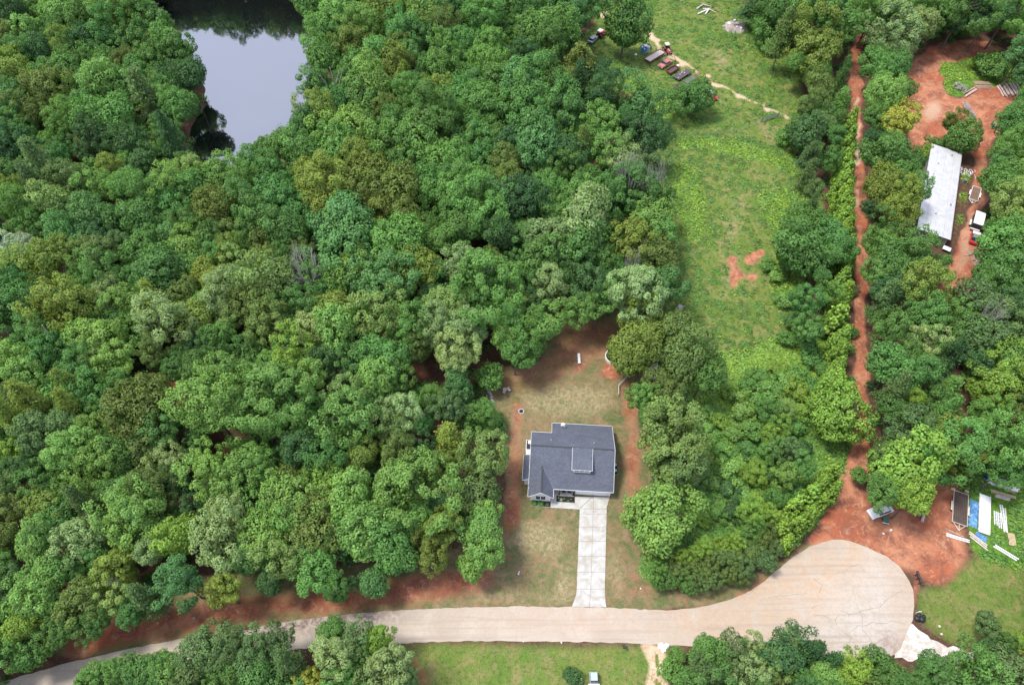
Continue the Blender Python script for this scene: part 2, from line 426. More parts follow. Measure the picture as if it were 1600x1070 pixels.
CLEAR = [(1400, 130), (1425, 100), (1455, 72), (1530, 62), (1600, 92), (1640, 130), (1600, 128), (1590, 160), (1560, 210), (1540, 235), (1536, 300), (1530, 385), (1518, 440), (1508, 490), (1462, 490), (1474, 440), (1490, 400), (1502, 355), (1518, 300), (1516, 240), (1495, 200), (1440, 260), (1418, 262), (1425, 190)]
CGREEN = [(1472, 98), (1490, 102), (1525, 88), (1570, 84), (1610, 120), (1590, 140), (1520, 135), (1500, 160), (1485, 150), (1472, 118)]
REDYARD = [(1345, 845), (1335, 800), (1360, 760), (1480, 740), (1505, 770), (1500, 830), (1515, 870), (1500, 900), (1478, 915), (1450, 915), (1432, 890), (1400, 890), (1370, 875), (1340, 862)]
RLAWN = [(1432, 905), (1470, 915), (1520, 865), (1610, 855), (1610, 1010), (1560, 1000), (1520, 1020), (1480, 1005), (1445, 985), (1430, 960)]
LUMB = [(1500, 740), (1610, 720), (1610, 890), (1560, 880), (1520, 870), (1508, 830)]
BLAWN = [(600, 1000), (1012, 1004), (1050, 1006), (1090, 1010), (1060, 1040), (1050, 1250), (650, 1250), (655, 1070), (620, 1030)]
SHEDG = ribbon([(1513, 245, 4), (1506, 300, 5), (1497, 350, 5), (1490, 378, 6)])
VERGE = [(1110, 935), (1200, 888), (1262, 848), (1315, 832), (1320, 870), (1230, 905), (1180, 945), (1110, 965)]
GTRACK = [(1418, 972), (1432, 978), (1455, 998), (1490, 1012), (1530, 1022), (1500, 1040), (1480, 1042), (1440, 1030), (1400, 1030), (1396, 1022), (1410, 1000)]
GDRIVE = [(1003, 1004), (1046, 1004), (1043, 1030), (1041, 1090), (1010, 1090), (1008, 1030)]

z_ground = (vnoise(14, 11) - .5) * .5 + (vnoise(4, 12) - .5) * .16
flat = mask([YARD, BLAWN, [(1180, 830), (1450, 830), (1450, 1050), (1180, 1050)], [(0, 930), (1200, 930), (1200, 1060), (0, 1060)], [(1440, 220), (1510, 220), (1510, 400), (1430, 400)], LUMB, REDYARD], 4, False)
z_ground *= (1 - np.clip(flat * 1.3, 0, 1))
pw = mask([POND, COVE], 3)
z_ground -= np.clip((pw - .25) * 4.5, 0, 2.4)
z_ground += .25 * 0

dirt = np.maximum.reduce([
    mask([DROAD], 1) * 1.0, mask([CLEAR], 2) * 1.1 - mask([CGREEN, SHEDG], 2) * 1.3, mask([REDYARD], 3) * 1.05,
    mask([ell(1142, 408, 11, 9), ell(1152, 428, 12, 14, rot=-.5), ell(1176, 432, 10, 7), ell(1178, 402, 18, 9, rot=-.5), ell(1193, 394, 8, 7), ell(1150, 444, 7, 7)], 1) * .95,
    mask([ribbon([(100, 1010, 22), (220, 985, 18), (300, 965, 18), (420, 948, 16), (560, 930, 16), (700, 915, 20), (770, 900, 18)])], 4) * 1.1,
    mask([ribbon([(985, 590, 12), (985, 640, 12), (992, 680, 9), (992, 760, 10), (985, 800, 10)])], 3) * .9,
    mask([ribbon([(808, 620, 10), (806, 690, 8), (803, 740, 11), (800, 790, 14), (795, 840, 12)])], 3) * .95,
    mask([[(752, 560), (800, 575), (850, 555), (880, 500), (960, 485), (1000, 540), (960, 560), (900, 580), (870, 600), (830, 620), (780, 625)]], 6) * .60,
    mask([ell(957, 575, 20, 16), ell(905, 573, 12, 10), ell(881, 862, 8, 8), ell(798, 836, 9, 6), ell(790, 882, 8, 6), ell(970, 815, 5, 12)], 2) * .95,
    mask([ribbon([(1432, 900, 6), (1430, 940, 4), (1428, 965, 3)]), ribbon([(1150, 940, 4), (1200, 905, 4), (1250, 866, 4), (1290, 845, 6)])], 1) * .8,
    mask([ell(1555, 885, 26, 8)], 3) * .62, mask([ribbon([(640, 1010, 5), (650, 1040, 8), (672, 1075, 10)]), ell(946, 1059, 7, 4)], 2) * .85,
    mask([[(985, 880), (1030, 900), (1120, 925), (1100, 945), (960, 948), (960, 900)]], 4) * .42,
    mask([ribbon([(330, 958, 5), (300, 963, 6)])], 1) * 1,
    mask([[(640, 570), (690, 580), (690, 610), (650, 615)], ell(275, 605, 25, 30), ell(450, 760, 20, 20)], 3) * .5])
sand = np.maximum.reduce([
    mask([ribbon([(1337, 150, 3), (1339, 200, 5), (1341, 260, 4)]), ribbon([(1340, 290, 3), (1339, 330, 3)])], 1) * .8,
    mask([ribbon([(1325, 800, 12), (1322, 830, 22), (1315, 858, 34)])], 5) * .56,
    mask([ribbon([(1525, 245, 6), (1527, 300, 7), (1515, 345, 10), (1505, 390, 12), (1500, 430, 10)]), [(1440, 160), (1475, 150), (1478, 170), (1460, 200), (1438, 190)]], 3) * .62,
    mask([GDRIVE], 1) * .9 - mask([ribbon([(1026, 1022, 2), (1026, 1090, 2)])], 0) * .9,
    mask([ribbon([(1012, 50, 4), (1030, 75, 6), (1048, 88, 4), (1080, 106, 3), (1120, 132, 2.4), (1165, 152, 2.4), (1205, 172, 3), (1232, 186, 4)]), ribbon([(948, 18, 6), (940, 28, 5)])], 1) * .74,
    mask([ribbon([(1430, 890, 4), (1405, 868, 4), (1370, 852, 4)]), ribbon([(1180, 920, 3), (1220, 884, 3), (1270, 850, 5)])], 1) * .6,
    mask([ell(845, 852, 14, 8), ell(805, 935, 30, 6), ell(965, 925, 10, 14)], 3) * .55])
dry = np.maximum.reduce([
    mask([[(815, 605), (960, 600), (965, 650), (840, 655), (810, 640)]], 4) * .9,
    mask([[(800, 815), (880, 820), (890, 850), (850, 870), (820, 860), (800, 850)], [(880, 870), (900, 860), (895, 945), (860, 940)]], 3) * 1.1,
    mask([ribbon([(640, 940, 6), (780, 935, 8), (880, 930, 9)]), ribbon([(955, 850, 8), (965, 900, 10), (965, 940, 8)])], 3) * 1.0,
    mask([[(1080, 60), (1130, 80), (1170, 110), (1130, 120), (1090, 90)], [(1180, 190), (1240, 195), (1240, 240), (1200, 235)], [(1140, 280), (1170, 300), (1150, 480), (1110, 460)]], 5) * .6])
lush = np.maximum.reduce([mask([BRUSH], 3), mask([CGREEN, LUMB, SHEDG], 3) * .95,
    mask([[(1040, 215), (1150, 215), (1250, 240), (1270, 290), (1200, 262), (1120, 240), (1045, 232)], [(930, 100), (990, 110), (1060, 160), (1080, 200), (1050, 200), (990, 150)], [(1170, 290), (1260, 290), (1290, 380), (1240, 500), (1200, 460), (1210, 380)], [(1040, 240), (1090, 260), (1120, 360), (1070, 400), (1040, 320)], ell(1470, 935, 30, 12), ell(1190, 88, 22, 8)], 5) * .62])
lawn = np.maximum(mask([YARD, VERGE], 2), mask([RLAWN, BLAWN], 2))
past = mask([PAST], 3)
past = np.maximum(past, mask([RLAWN, BLAWN], 3) * .78)
lawn = np.where(mask([RLAWN, BLAWN], 3) > .5, lawn * .35, lawn)
GA = np.stack([dirt, sand, dry, np.ones_like(dirt)], -1).clip(0, 1.1)
GB = np.stack([lush, lawn, past, np.ones_like(dirt)], -1).clip(0, 1.1)

fcx = (PX[:-1, :-1] + PX[1:, 1:]) / 2; fcy = (PY[:-1, :-1] + PY[1:, 1:]) / 2
cls = np.zeros(fcx.shape, int)
for k, p in ((1, PAST), (1, BRUSH), (2, YARD), (2, VERGE), (3, BLAWN), (4, RLAWN), (5, REDYARD), (5, CLEAR), (5, LUMB), (6, DROAD)):
    cls[inpoly(fcx, fcy, p)] = k
def np_mesh(name, V, F, m, attrs=None, smooth=False, parent=None):
    me = bpy.data.meshes.new(name)
    k = F.shape[1]
    me.vertices.add(len(V)); me.vertices.foreach_set('co', V.astype(np.float32).ravel())
    me.loops.add(F.size); me.loops.foreach_set('vertex_index', F.astype(np.int32).ravel())
    me.polygons.add(len(F)); me.polygons.foreach_set('loop_start', np.arange(0, F.size, k, dtype=np.int32))
    me.polygons.foreach_set('loop_total', np.full(len(F), k, dtype=np.int32))
    if smooth: me.polygons.foreach_set('use_smooth', np.ones(len(F), bool))
    me.update(calc_edges=True)
    for an, arr in (attrs or {}).items():
        a = me.attributes.new(an, 'FLOAT_COLOR', 'POINT'); a.data.foreach_set('color', arr.astype(np.float32).ravel())
    me.materials.append(m)
    o = bpy.data.objects.new(name, me); C.objects.link(o)
    if parent: o.parent = parent
    return o
idx = np.arange(NXg * NYg).reshape(NYg, NXg)
quads = np.stack([idx[:-1, :-1], idx[:-1, 1:], idx[1:, 1:], idx[1:, :-1]], -1).reshape(-1, 4)
GV = np.stack([GX, GY, z_ground], -1).reshape(-1, 3)
for k, nm in enumerate(('forest_floor', 'pasture', 'lawn', 'lawn', 'lawn', 'dirt_ground', 'dirt_road')):
    q = quads[cls.ravel() == k]
    u, inv = np.unique(q, return_inverse=True)
    o = np_mesh(nm, GV[u], inv.reshape(-1, 4), M['ground'], {'ga': GA.reshape(-1, 4)[u], 'gb': GB.reshape(-1, 4)[u]}, True)
    tag(o, kind='structure')
# far terrain ring all round the fine sheet
x0, x1, y0, y1, B = gx[0], gx[-1], gy[0], gy[-1], 2500
mb = MB()
mb.add([(-B, -B, 0), (B, -B, 0), (B, B, 0), (-B, B, 0), (x0, y0, 0), (x1, y0, 0), (x1, y1, 0), (x0, y1, 0)], [(0, 1, 5, 4), (1, 2, 6, 5), (2, 3, 7, 6), (3, 0, 4, 7)])
tag(mb.build('terrain', M['ground']), kind='structure')

# water
mb = MB(); p = [W(*q) for q in [(160, -26), (560, -26), (560, 290), (250, 290), (160, 60)]]
mb.add([(x, y, -.7) for x, y in p], [tuple(range(len(p) - 1, -1, -1))]); tag(mb.build('pond_water', M['water']), kind='structure')
mb = MB(); p = [W(*q) for q in [(-130, 330), (90, 330), (90, 495), (-130, 495)]]
mb.add([(x, y, -.7) for x, y in p], [(3, 2, 1, 0)]); tag(mb.build('pond_water', M['water']), kind='structure')

# pavement
def smooth_poly(pts, closed=True, it=2):
    for _ in range(it):
        o = []; n = len(pts)
        for i in range(n if closed else n - 1):
            a, b = pts[i], pts[(i + 1) % n]
            o += [(a[0] * .75 + b[0] * .25, a[1] * .75 + b[1] * .25), (a[0] * .25 + b[0] * .75, a[1] * .25 + b[1] * .75)]
        pts = o
    return pts
def ragged(pts, amp=.12, step=.7, seed=3):
    r = random.Random(seed); o = []
    for i in range(len(pts)):
        a, b = pts[i], pts[(i + 1) % len(pts)]; l = math.hypot(b[0] - a[0], b[1] - a[1]); n = max(1, int(l / step))
        for k in range(n):
            t = k / n; o.append((a[0] + (b[0] - a[0]) * t + r.uniform(-amp, amp), a[1] + (b[1] - a[1]) * t + r.uniform(-amp, amp)))
    return o
def sheet(name, pts, z, th, m, parent=None):
    from mathutils.geometry import tessellate_polygon
    n = len(pts); tris = tessellate_polygon([[Vector((x, y, 0)) for x, y in pts]])
    vs = [(x, y, z) for x, y in pts] + [(x, y, z - th) for x, y in pts]
    fs = []
    for t in tris:
        a, b, c = [Vector((*pts[i], 0)) for i in t]
        fs.append(tuple(t) if (b - a).cross(c - a).z > 0 else tuple(t[::-1]))
    ar = sum(pts[i][0] * pts[(i + 1) % n][1] - pts[(i + 1) % n][0] * pts[i][1] for i in range(n))
    for i in range(n):
        j = (i + 1) % n
        fs.append((i, i + n, j + n, j) if ar > 0 else (i, j, j + n, i + n))
    mb = MB(); mb.add(vs, fs); o = mb.build(name, m, parent)
    return o
ROAD = [(-60, 1078), (0, 1066), (80, 1042), (161, 1022), (202, 1014), (252, 1003), (315, 993), (361, 985), (400, 980), (450, 970), (526, 961), (614, 953), (703, 949), (800, 947), (896, 948), (949, 949), (1027, 953), (1078, 951), (1115, 944), (1153, 932), (1179, 919), (1200, 903), (1225, 881), (1250, 863), (1276, 848), (1308, 842), (1336, 847), (1364, 859), (1392, 873), (1409, 888), (1425, 914), (1429, 941), (1427, 964), (1420, 979), (1409, 1009), (1396, 1026),
        (1351, 1028), (1280, 1027), (1200, 1020), (1128, 1013), (1090, 1009), (1002, 1006), (951, 1003), (800, 1001), (703, 1001), (627, 1005), (560, 1007), (480, 1012), (400, 1022), (330, 1032), (252, 1044), (160, 1060), (0, 1098), (-60, 1116)]
road = sheet('road', ragged(smooth_poly([W(*q) for q in ROAD], it=1), .10, .8), .05, .12, M['road'])
tag(road, kind='structure')
tag(sheet('gravel_track', ragged(smooth_poly([W(*q) for q in GTRACK], it=1), .35, .6, 9), .036, .1, M['gravel']), kind='structure')
T12 = lambda q: (1200 + q[0] / 3.9625, 800 + q[1] / 3.9625)
CR = [[(280, 630), (350, 640), (415, 670), (440, 720), (510, 775), (500, 820)], [(415, 670), (440, 640)], [(445, 610), (505, 630), (570, 615), (640, 600), (700, 580), (740, 530), (830, 480)],
      [(545, 570), (570, 615), (580, 660), (585, 720), (630, 770), (640, 805)], [(500, 750), (540, 710), (590, 700), (640, 685), (720, 690), (760, 675), (850, 690)], [(420, 380), (480, 365), (510, 335), (560, 325), (600, 370)],
      [(430, 835), (560, 828), (680, 810), (740, 765), (735, 735), (760, 735)], [(0, 535), (50, 520), (130, 515), (250, 505)], [(265, 590), (330, 570)], [(690, 560), (700, 580)], [(505, 630), (500, 650)], [(510, 775), (550, 795)], [(320, 500), (330, 450), (280, 410)], [(545, 540), (530, 500)]]
mb = MB()
for cpl in CR:
    pts = [W(*T12(q)) for q in cpl]
    fine = []
    for a, b in zip(pts, pts[1:]):
        n = max(2, int(math.hypot(b[0] - a[0], b[1] - a[1]) / .5))
        for k in range(n): t = k / n; fine.append((a[0] + (b[0] - a[0]) * t + rnd.uniform(-.14, .14), a[1] + (b[1] - a[1]) * t + rnd.uniform(-.14, .14)))
    fine.append(pts[-1])
    for a, b in zip(fine, fine[1:]):
        dx, dy = b[0] - a[0], b[1] - a[1]; l = math.hypot(dx, dy) or 1; h = rnd.uniform(.02, .045); nx, ny = -dy / l * h, dx / l * h
        mb.add([(a[0] - nx, a[1] - ny, .056), (b[0] - nx, b[1] - ny, .056), (b[0] + nx, b[1] + ny, .056), (a[0] + nx, a[1] + ny, .056)], [(0, 1, 2, 3)])
tag(mb.build('road_crack', M['crack'], road), kind=None)

# concrete driveway: two columns of slabs with joints
mb = MB()
TL, TR, BL, BR = W(905.6, 795), W(948.2, 795), W(900.8, 920), W(945.2, 920)
lerp = lambda a, b, t: (a[0] + (b[0] - a[0]) * t, a[1] + (b[1] - a[1]) * t)
rows = [0, .068, .245, .42, .61, .80, 1.0]
J = .035
for a, b in zip(rows[:-1], rows[1:]):
    for c0, c1 in ((0, .5), (.5, 1)):
        q = [lerp(lerp(TL, TR, c0), lerp(BL, BR, c0), b), lerp(lerp(TL, TR, c1), lerp(BL, BR, c1), b), lerp(lerp(TL, TR, c1), lerp(BL, BR, c1), a), lerp(lerp(TL, TR, c0), lerp(BL, BR, c0), a)]
        cx = sum(p[0] for p in q) / 4; cy = sum(p[1] for p in q) / 4
        mb.prism([(p[0] + (J if p[0] < cx else -J), p[1] + (J if p[1] < cy else -J)) for p in q], -.1, .10)
# flared apron at the road
mL = lerp(BL, BR, .5); f0, f1, fm = W(893.2, 947.6), W(947.6, 948.4), W(921, 948)
mb.prism([f0, (fm[0] - J, fm[1]), (mL[0] - J, mL[1] - J), (BL[0] + J, BL[1] - J), W(899.6, 930), W(897, 939)], -.1, .10)
mb.prism([(fm[0] + J, fm[1]), f1, W(945.6, 940), W(945.2, 930), (BR[0] - J, BR[1] - J), (mL[0] + J, mL[1] - J)], -.1, .10)
# widening in front of the garage, with its diagonal joint
g0, g1 = W(901, 776), W(952.5, 776.3); gm = W(927, 776.3); dm = lerp(TL, TR, .5)
mb.prism([(TL[0] + .1, TL[1] + J), (dm[0] - J, dm[1] + J), (gm[0] - J, gm[1]), (gm[0] - .3, gm[1] - .15)], -.1, .10)
mb.prism([(dm[0] + J, dm[1] + J), (TR[0] - .1, TR[1] + J), W(949, 789), g1, (gm[0] + J, gm[1])], -.1, .10)
mb.prism([(TL[0], TL[1] + .15), (gm[0] - .4, gm[1] - .12), (gm[0] - .2, gm[1]), g0, W(900.5, 786), W(904.8, 793)], -.1, .10)
tag(mb.build('driveway', M['concrete']), kind='structure')
mb = MB(); q = [W(893.5, 947.2), W(947.3, 948), W(945.0, 925), W(948, 795), W(950, 777), W(903, 777), W(906, 795), W(901.2, 925)]
mb.prism([(p[0], p[1]) for p in q], -.1, .085)
tag(mb.build('driveway_joint_fill', M['crack']), kind='structure')

# ------------------------------------------------------------------ leaves, crowns, trunks
def leaf_quads(c, n, size, rng, aspect=.62, tint=None):
    N = len(c)
    n = n / np.linalg.norm(n, axis=1, keepdims=True)
    r = rng.normal(size=(N, 3)); t = np.cross(n, r); t /= np.linalg.norm(t, axis=1, keepdims=True) + 1e-9
    b = np.cross(n, t)
    s = size[:, None]
    bend = n * s * .22
    V = np.stack([c + t * s - bend, c + b * s * aspect + bend, c - t * s - bend, c - b * s * aspect + bend], 1).reshape(-1, 3)
    F = np.arange(4 * N).reshape(-1, 4)
    T = np.ones((N, 4)) if tint is None else tint
    return V, F, np.repeat(T, 4, axis=0)
def sph(n, rng, zmin=-1):
    p = rng.normal(size=(n * 3, 3)); p /= np.linalg.norm(p, axis=1, keepdims=True); p = p[p[:, 2] > zmin][:n]; return p
def make_tint(rng, N, lo=.8, hi=1.2, puff=None):
    v = rng.uniform(lo, hi, N)
    if puff is not None: v = v * puff
    h = rng.normal(0, .06, N)
    return np.stack([v * (1 + h), v, v * (1 - h), np.ones(N)], -1)
def crown_arrays(seed, style):
    rng = np.random.default_rng(seed)
    npf = dict(round=62, loose=46, fine=80, tall=62, shrub=26, huge=120)[style]
    rp = dict(round=(.19, .33), loose=(.16, .27), fine=(.13, .24), tall=(.17, .29), shrub=(.28, .42), huge=(.11, .21))[style]
    lpp = dict(round=150, loose=150, fine=115, tall=145, shrub=110, huge=150)[style]
    ls = dict(round=.051, loose=.054, fine=.039, tall=.048, shrub=.09, huge=.034)[style]
    # irregular envelope: a few broad lobes
    lob = sph(8, rng, -.35); la = rng.uniform(.12, .46, 8)
    d = sph(npf, rng, -.55)
    # relax the puff directions so that they spread
    for _ in range(12):
        diff = d[:, None] - d[None]; r2 = (diff ** 2).sum(-1) + np.eye(len(d)); f = (diff / r2[..., None] ** 1.5).sum(1)
        d = d + f * .012; d /= np.linalg.norm(d, axis=1, keepdims=True)
    env = .70 + (la[None] * np.clip((d @ lob.T - .55) / .45, 0, 1)).sum(1) + rng.uniform(-.12, .10, len(d))
    if style == 'loose': env += rng.uniform(-.16, .12, len(d))
    sz = dict(round=.85, loose=.85, fine=.9, tall=1.25, shrub=.8, huge=.85)[style]
    pr = rng.uniform(*rp, len(d))
    pc = d * (env - pr * .8)[:, None] * np.array([1, 1, sz])
    pc[:, 2] = np.where(pc[:, 2] < 0, pc[:, 2] * .75, pc[:, 2])
    pt = rng.uniform(.84, 1.16, len(d))
    Cs, Ns, Sz, Tn = [], [], [], []
    for i in range(len(d)):
        k = int(lpp * (pr[i] / np.mean(rp)) ** 1.6)
        q = sph(k, rng)
        # keep mostly the side that faces out of the crown
        keep = (q @ d[i] > -.45) | (rng.random(len(q)) < .25); q = q[keep]
        rad = pr[i] * rng.uniform(.68, 1.06, len(q))
        Cs.append(pc[i] + q * rad[:, None] * np.array([1, 1, .85]))
        up = np.array([0, 0, .55])
        Ns.append(q * .9 + d[i] * .35 + up + rng.normal(0, .42, q.shape))
        Sz.append(np.full(len(q), ls) * rng.uniform(.7, 1.25, len(q)))
        Tn.append(make_tint(rng, len(q), .82, 1.2, pt[i]))
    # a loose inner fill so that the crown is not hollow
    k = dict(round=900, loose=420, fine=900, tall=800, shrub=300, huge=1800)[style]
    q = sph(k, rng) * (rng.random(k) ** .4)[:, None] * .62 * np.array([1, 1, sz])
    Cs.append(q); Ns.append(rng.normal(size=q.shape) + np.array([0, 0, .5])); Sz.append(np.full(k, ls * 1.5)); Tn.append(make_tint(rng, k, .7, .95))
    # stray sprigs outside
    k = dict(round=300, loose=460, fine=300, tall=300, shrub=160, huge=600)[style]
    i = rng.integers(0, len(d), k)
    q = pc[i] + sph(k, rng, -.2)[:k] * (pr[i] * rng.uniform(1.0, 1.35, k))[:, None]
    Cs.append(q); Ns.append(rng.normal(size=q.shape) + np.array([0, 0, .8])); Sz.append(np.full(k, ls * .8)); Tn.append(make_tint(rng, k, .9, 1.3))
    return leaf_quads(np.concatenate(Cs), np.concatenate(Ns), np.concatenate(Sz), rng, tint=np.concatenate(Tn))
def pine_arrays(seed):
    rng = np.random.default_rng(seed); Cs, Ns, Sz, Tn = [], [], [], []
    for w in range(13):                                   # whorls of drooping boughs, open between
        z = -.95 + w * .155; rr = (1.0 - (w / 13.5) ** 1.5) * rng.uniform(.85, 1.05)
        for b in range(7):
            a = rng.uniform(0, 6.28); L = rr * rng.uniform(.6, 1.08)
            n = int(60 * L + 20); t = rng.uniform(.15, 1, n); sp = (.06 + .16 * t) * rng.normal(0, .8, n)
            c = np.stack([np.cos(a) * t * L - np.sin(a) * sp, np.sin(a) * t * L + np.cos(a) * sp, z + .12 * t - .16 * t * t + rng.normal(0, .035, n)], -1)
            Cs.append(c); Ns.append(rng.normal(0, .55, c.shape) + np.array([np.cos(a) * .3, np.sin(a) * .3, .9])); Sz.append(rng.uniform(.04, .085, n)); Tn.append(make_tint(rng, n, .75, 1.2, rng.uniform(.85, 1.15)))
    return leaf_quads(np.concatenate(Cs), np.concatenate(Ns), np.concatenate(Sz), rng, aspect=.38, tint=np.concatenate(Tn))
def cedar_arrays(seed):                                   # dense upright cone of feathery sprays, z 0..3.2 , r 1
    rng = np.random.default_rng(seed); Cs, Ns, Sz, Tn = [], [], [], []
    for i in range(190):
        u = rng.uniform(.0, 1) ** 1.25 * .97; a = rng.uniform(0, 6.28); rr = (1 - u) ** .7 * rng.uniform(.80, 1.02) * min(1, .72 + u * 3)
        k = 42; t = rng.uniform(0, 1, k); o = np.array([np.cos(a), np.sin(a)])
        tilt = rng.uniform(.25, .6)
        c = np.stack([o[0] * (rr - .22 + t * .30), o[1] * (rr - .22 + t * .30), 3.2 * u + t * tilt], -1) + rng.normal(0, 1, (k, 3)) * np.array([.085, .085, .06]) * (1.2 - t)[:, None]
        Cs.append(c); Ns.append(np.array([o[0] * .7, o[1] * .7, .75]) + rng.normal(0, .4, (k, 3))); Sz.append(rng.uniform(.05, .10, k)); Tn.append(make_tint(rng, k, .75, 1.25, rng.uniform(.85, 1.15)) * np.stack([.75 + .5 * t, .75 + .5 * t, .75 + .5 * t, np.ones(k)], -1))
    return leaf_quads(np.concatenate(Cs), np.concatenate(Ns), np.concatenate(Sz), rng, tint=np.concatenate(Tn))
def mesh_only(name, arr):
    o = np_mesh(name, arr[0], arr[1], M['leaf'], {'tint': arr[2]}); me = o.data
    bpy.data.objects.remove(o); return me
ARR = {'round': [crown_arrays(100 + i, 'round') for i in range(5)], 'loose': [crown_arrays(200 + i, 'loose') for i in range(3)],
       'fine': [crown_arrays(300 + i, 'fine') for i in range(4)], 'tall': [crown_arrays(400 + i, 'tall') for i in range(3)],
       'shrub': [crown_arrays(500 + i, 'shrub') for i in range(3)], 'huge': [crown_arrays(800 + i, 'huge') for i in range(3)], 'pine': [pine_arrays(600 + i) for i in range(2)], 'cedar': [cedar_arrays(700 + i) for i in range(3)]}
ME = {k: [mesh_only('crown', a) for a in v] for k, v in ARR.items()}
def trunk_mesh(seed, style='broad'):
    r = random.Random(seed); mb = MB()
    p = [(0, 0, -.02), (r.uniform(-.04, .04), r.uniform(-.04, .04), .3), (r.uniform(-.06, .06), r.uniform(-.06, .06), .6), (r.uniform(-.06, .06), r.uniform(-.06, .06), .86)]
    mb.path(p, .07, .022, 7)
    if style == 'broad':
        for k in range(9):
            t = r.uniform(.42, .8); a = r.uniform(0, 6.28); L = r.uniform(.5, .85)
            s = Vector(p[1]).lerp(Vector(p[3]), (t - .3) / .56)
            m1 = s + Vector((math.cos(a) * L * .45, math.sin(a) * L * .45, .10)); e = s + Vector((math.cos(a + .3) * L, math.sin(a + .3) * L, .20))
            mb.path([s, m1, e], .026, .008, 5)
            mb.path([m1, m1 + Vector((math.cos(a - .8) * .25, math.sin(a - .8) * .25, .1))], .014, .005, 4)
    me = mb.build('trunk', M['bark']); d = me.data; bpy.data.objects.remove(me); return d
TR_B = [trunk_mesh(i) for i in range(3)]; TR_P = [trunk_mesh(9, 'pine')]
def dead_mesh(seed):
    r = random.Random(seed); mb = MB()
    def br(p, d, L, rad, k):
        q = p + d * L * .5 + Vector((r.uniform(-.06, .06), r.uniform(-.06, .06), 0)) * L; e = p + d * L
        mb.path([p, q, e], rad, rad * .55, 5)
        if k == 0: return
        for _ in range(3 if k > 1 else 2):
            nd = (d + Vector((r.uniform(-1, 1), r.uniform(-1, 1), r.uniform(-.25, .5))) * .85).normalized()
            br(q.lerp(e, r.uniform(.2, 1)), nd, L * r.uniform(.55, .8), rad * .5, k - 1)
    mb.tube((0, 0, -.02), (0, 0, .45), .05, .035, 7)
    for k in range(7):
        a = k * .9 + r.uniform(-.2, .2); br(Vector((0, 0, r.uniform(.3, .48))), Vector((math.cos(a), math.sin(a), .75)).normalized(), .42, .034, 3)
    o = mb.build('branches', M['dead']); d = o.data; bpy.data.objects.remove(o); return d
DEAD = [dead_mesh(1), dead_mesh(2)]

PAL = {'L': (.20, .40, .085), 'g': (.115, .27, .060), 'd': (.070, .175, .052), 'b': (.115, .30, .095), 'y': (.215, .33, .058), 'o': (.15, .245, .055),
       'p': (.22, .37, .095), 's': (.135, .25, .075), 'B': (.125, .31, .12), 'Y': (.38, .46, .07), 'O': (.155, .235, .045), 'W': (.36, .50, .28), 'l': (.145, .335, .070), 'P': (.27, .42, .14), 'k': (.23, .41, .060), 'K': (.26, .46, .07)}
PAL = {k: (v[0] * .97, v[1] * .87, v[2] * (.68 if k in 'bB' else .92)) for k, v in PAL.items()}
LOOK = {'L': 'bright light green', 'g': 'mid green', 'd': 'dark green', 'b': 'cool green', 'y': 'yellow-green', 'o': 'olive green', 'p': 'pale green', 's': 'dusty sage green',
        'B': 'blue-green', 'Y': 'vivid yellow', 'O': 'olive-brown', 'W': 'whitish pale', 'l': 'fresh green', 'P': 'pale silvery green', 'k': 'lime green', 'K': 'lime green'}
OBJS_TREES = []
def tint_obj(o, c, r):
    b = PAL[c]; v = r.uniform(.88, 1.14); h = r.uniform(-.07, .07)
    o.color = (b[0] * v * (1 + h), b[1] * v, b[2] * v * (1 - h), 1)
def place_tree(px, py, r_px, col, style=None, H=None, grow=1.0, kind=None, name=None, ground=False, squash=1.0):
    """px,py = where the middle of the crown shows in the photograph; the base then follows from the tree's height"""
    r = random.Random(int(px * 7 + py * 13))
    if style is None: style = r.choice(['round', 'round', 'round', 'fine', 'fine', 'loose', 'tall'])
    hc = 10
    for _ in range(3):
        s = scale_at(px, py, hc); Rr = r_px / s * grow
        if style == 'pine': HH = H or min(20, 9 + Rr * 2.2); rv = HH * .33; hcn = HH - rv
        elif style == 'cedar': HH = H or Rr * 3.6; rv = HH; hcn = HH * .5
        elif style == 'shrub': HH = H or Rr * 1.6; rv = Rr * .95; hcn = HH - rv * .8
        else:
            HH = H or max(5.5, min(19, 5.8 + Rr * 1.9)); rv = min(Rr * 1.22, HH * .62); hcn = HH - rv * .8
            if style == 'tall': rv = min(Rr * 1.15, HH * .42) if not H else HH * .42; hcn = HH - rv * 1.17
        if Rr > 6.0 and style in ('round', 'fine', 'loose'): style = 'huge'
        hc = max(hcn, .5)
    x, y = W(px, py, hc)
    return dict(x=x, y=y, R=Rr, rv=rv, hc=hc, H=HH, style=style, col=col, px=px, py=py, rpx=r_px, kind=kind, name=name)

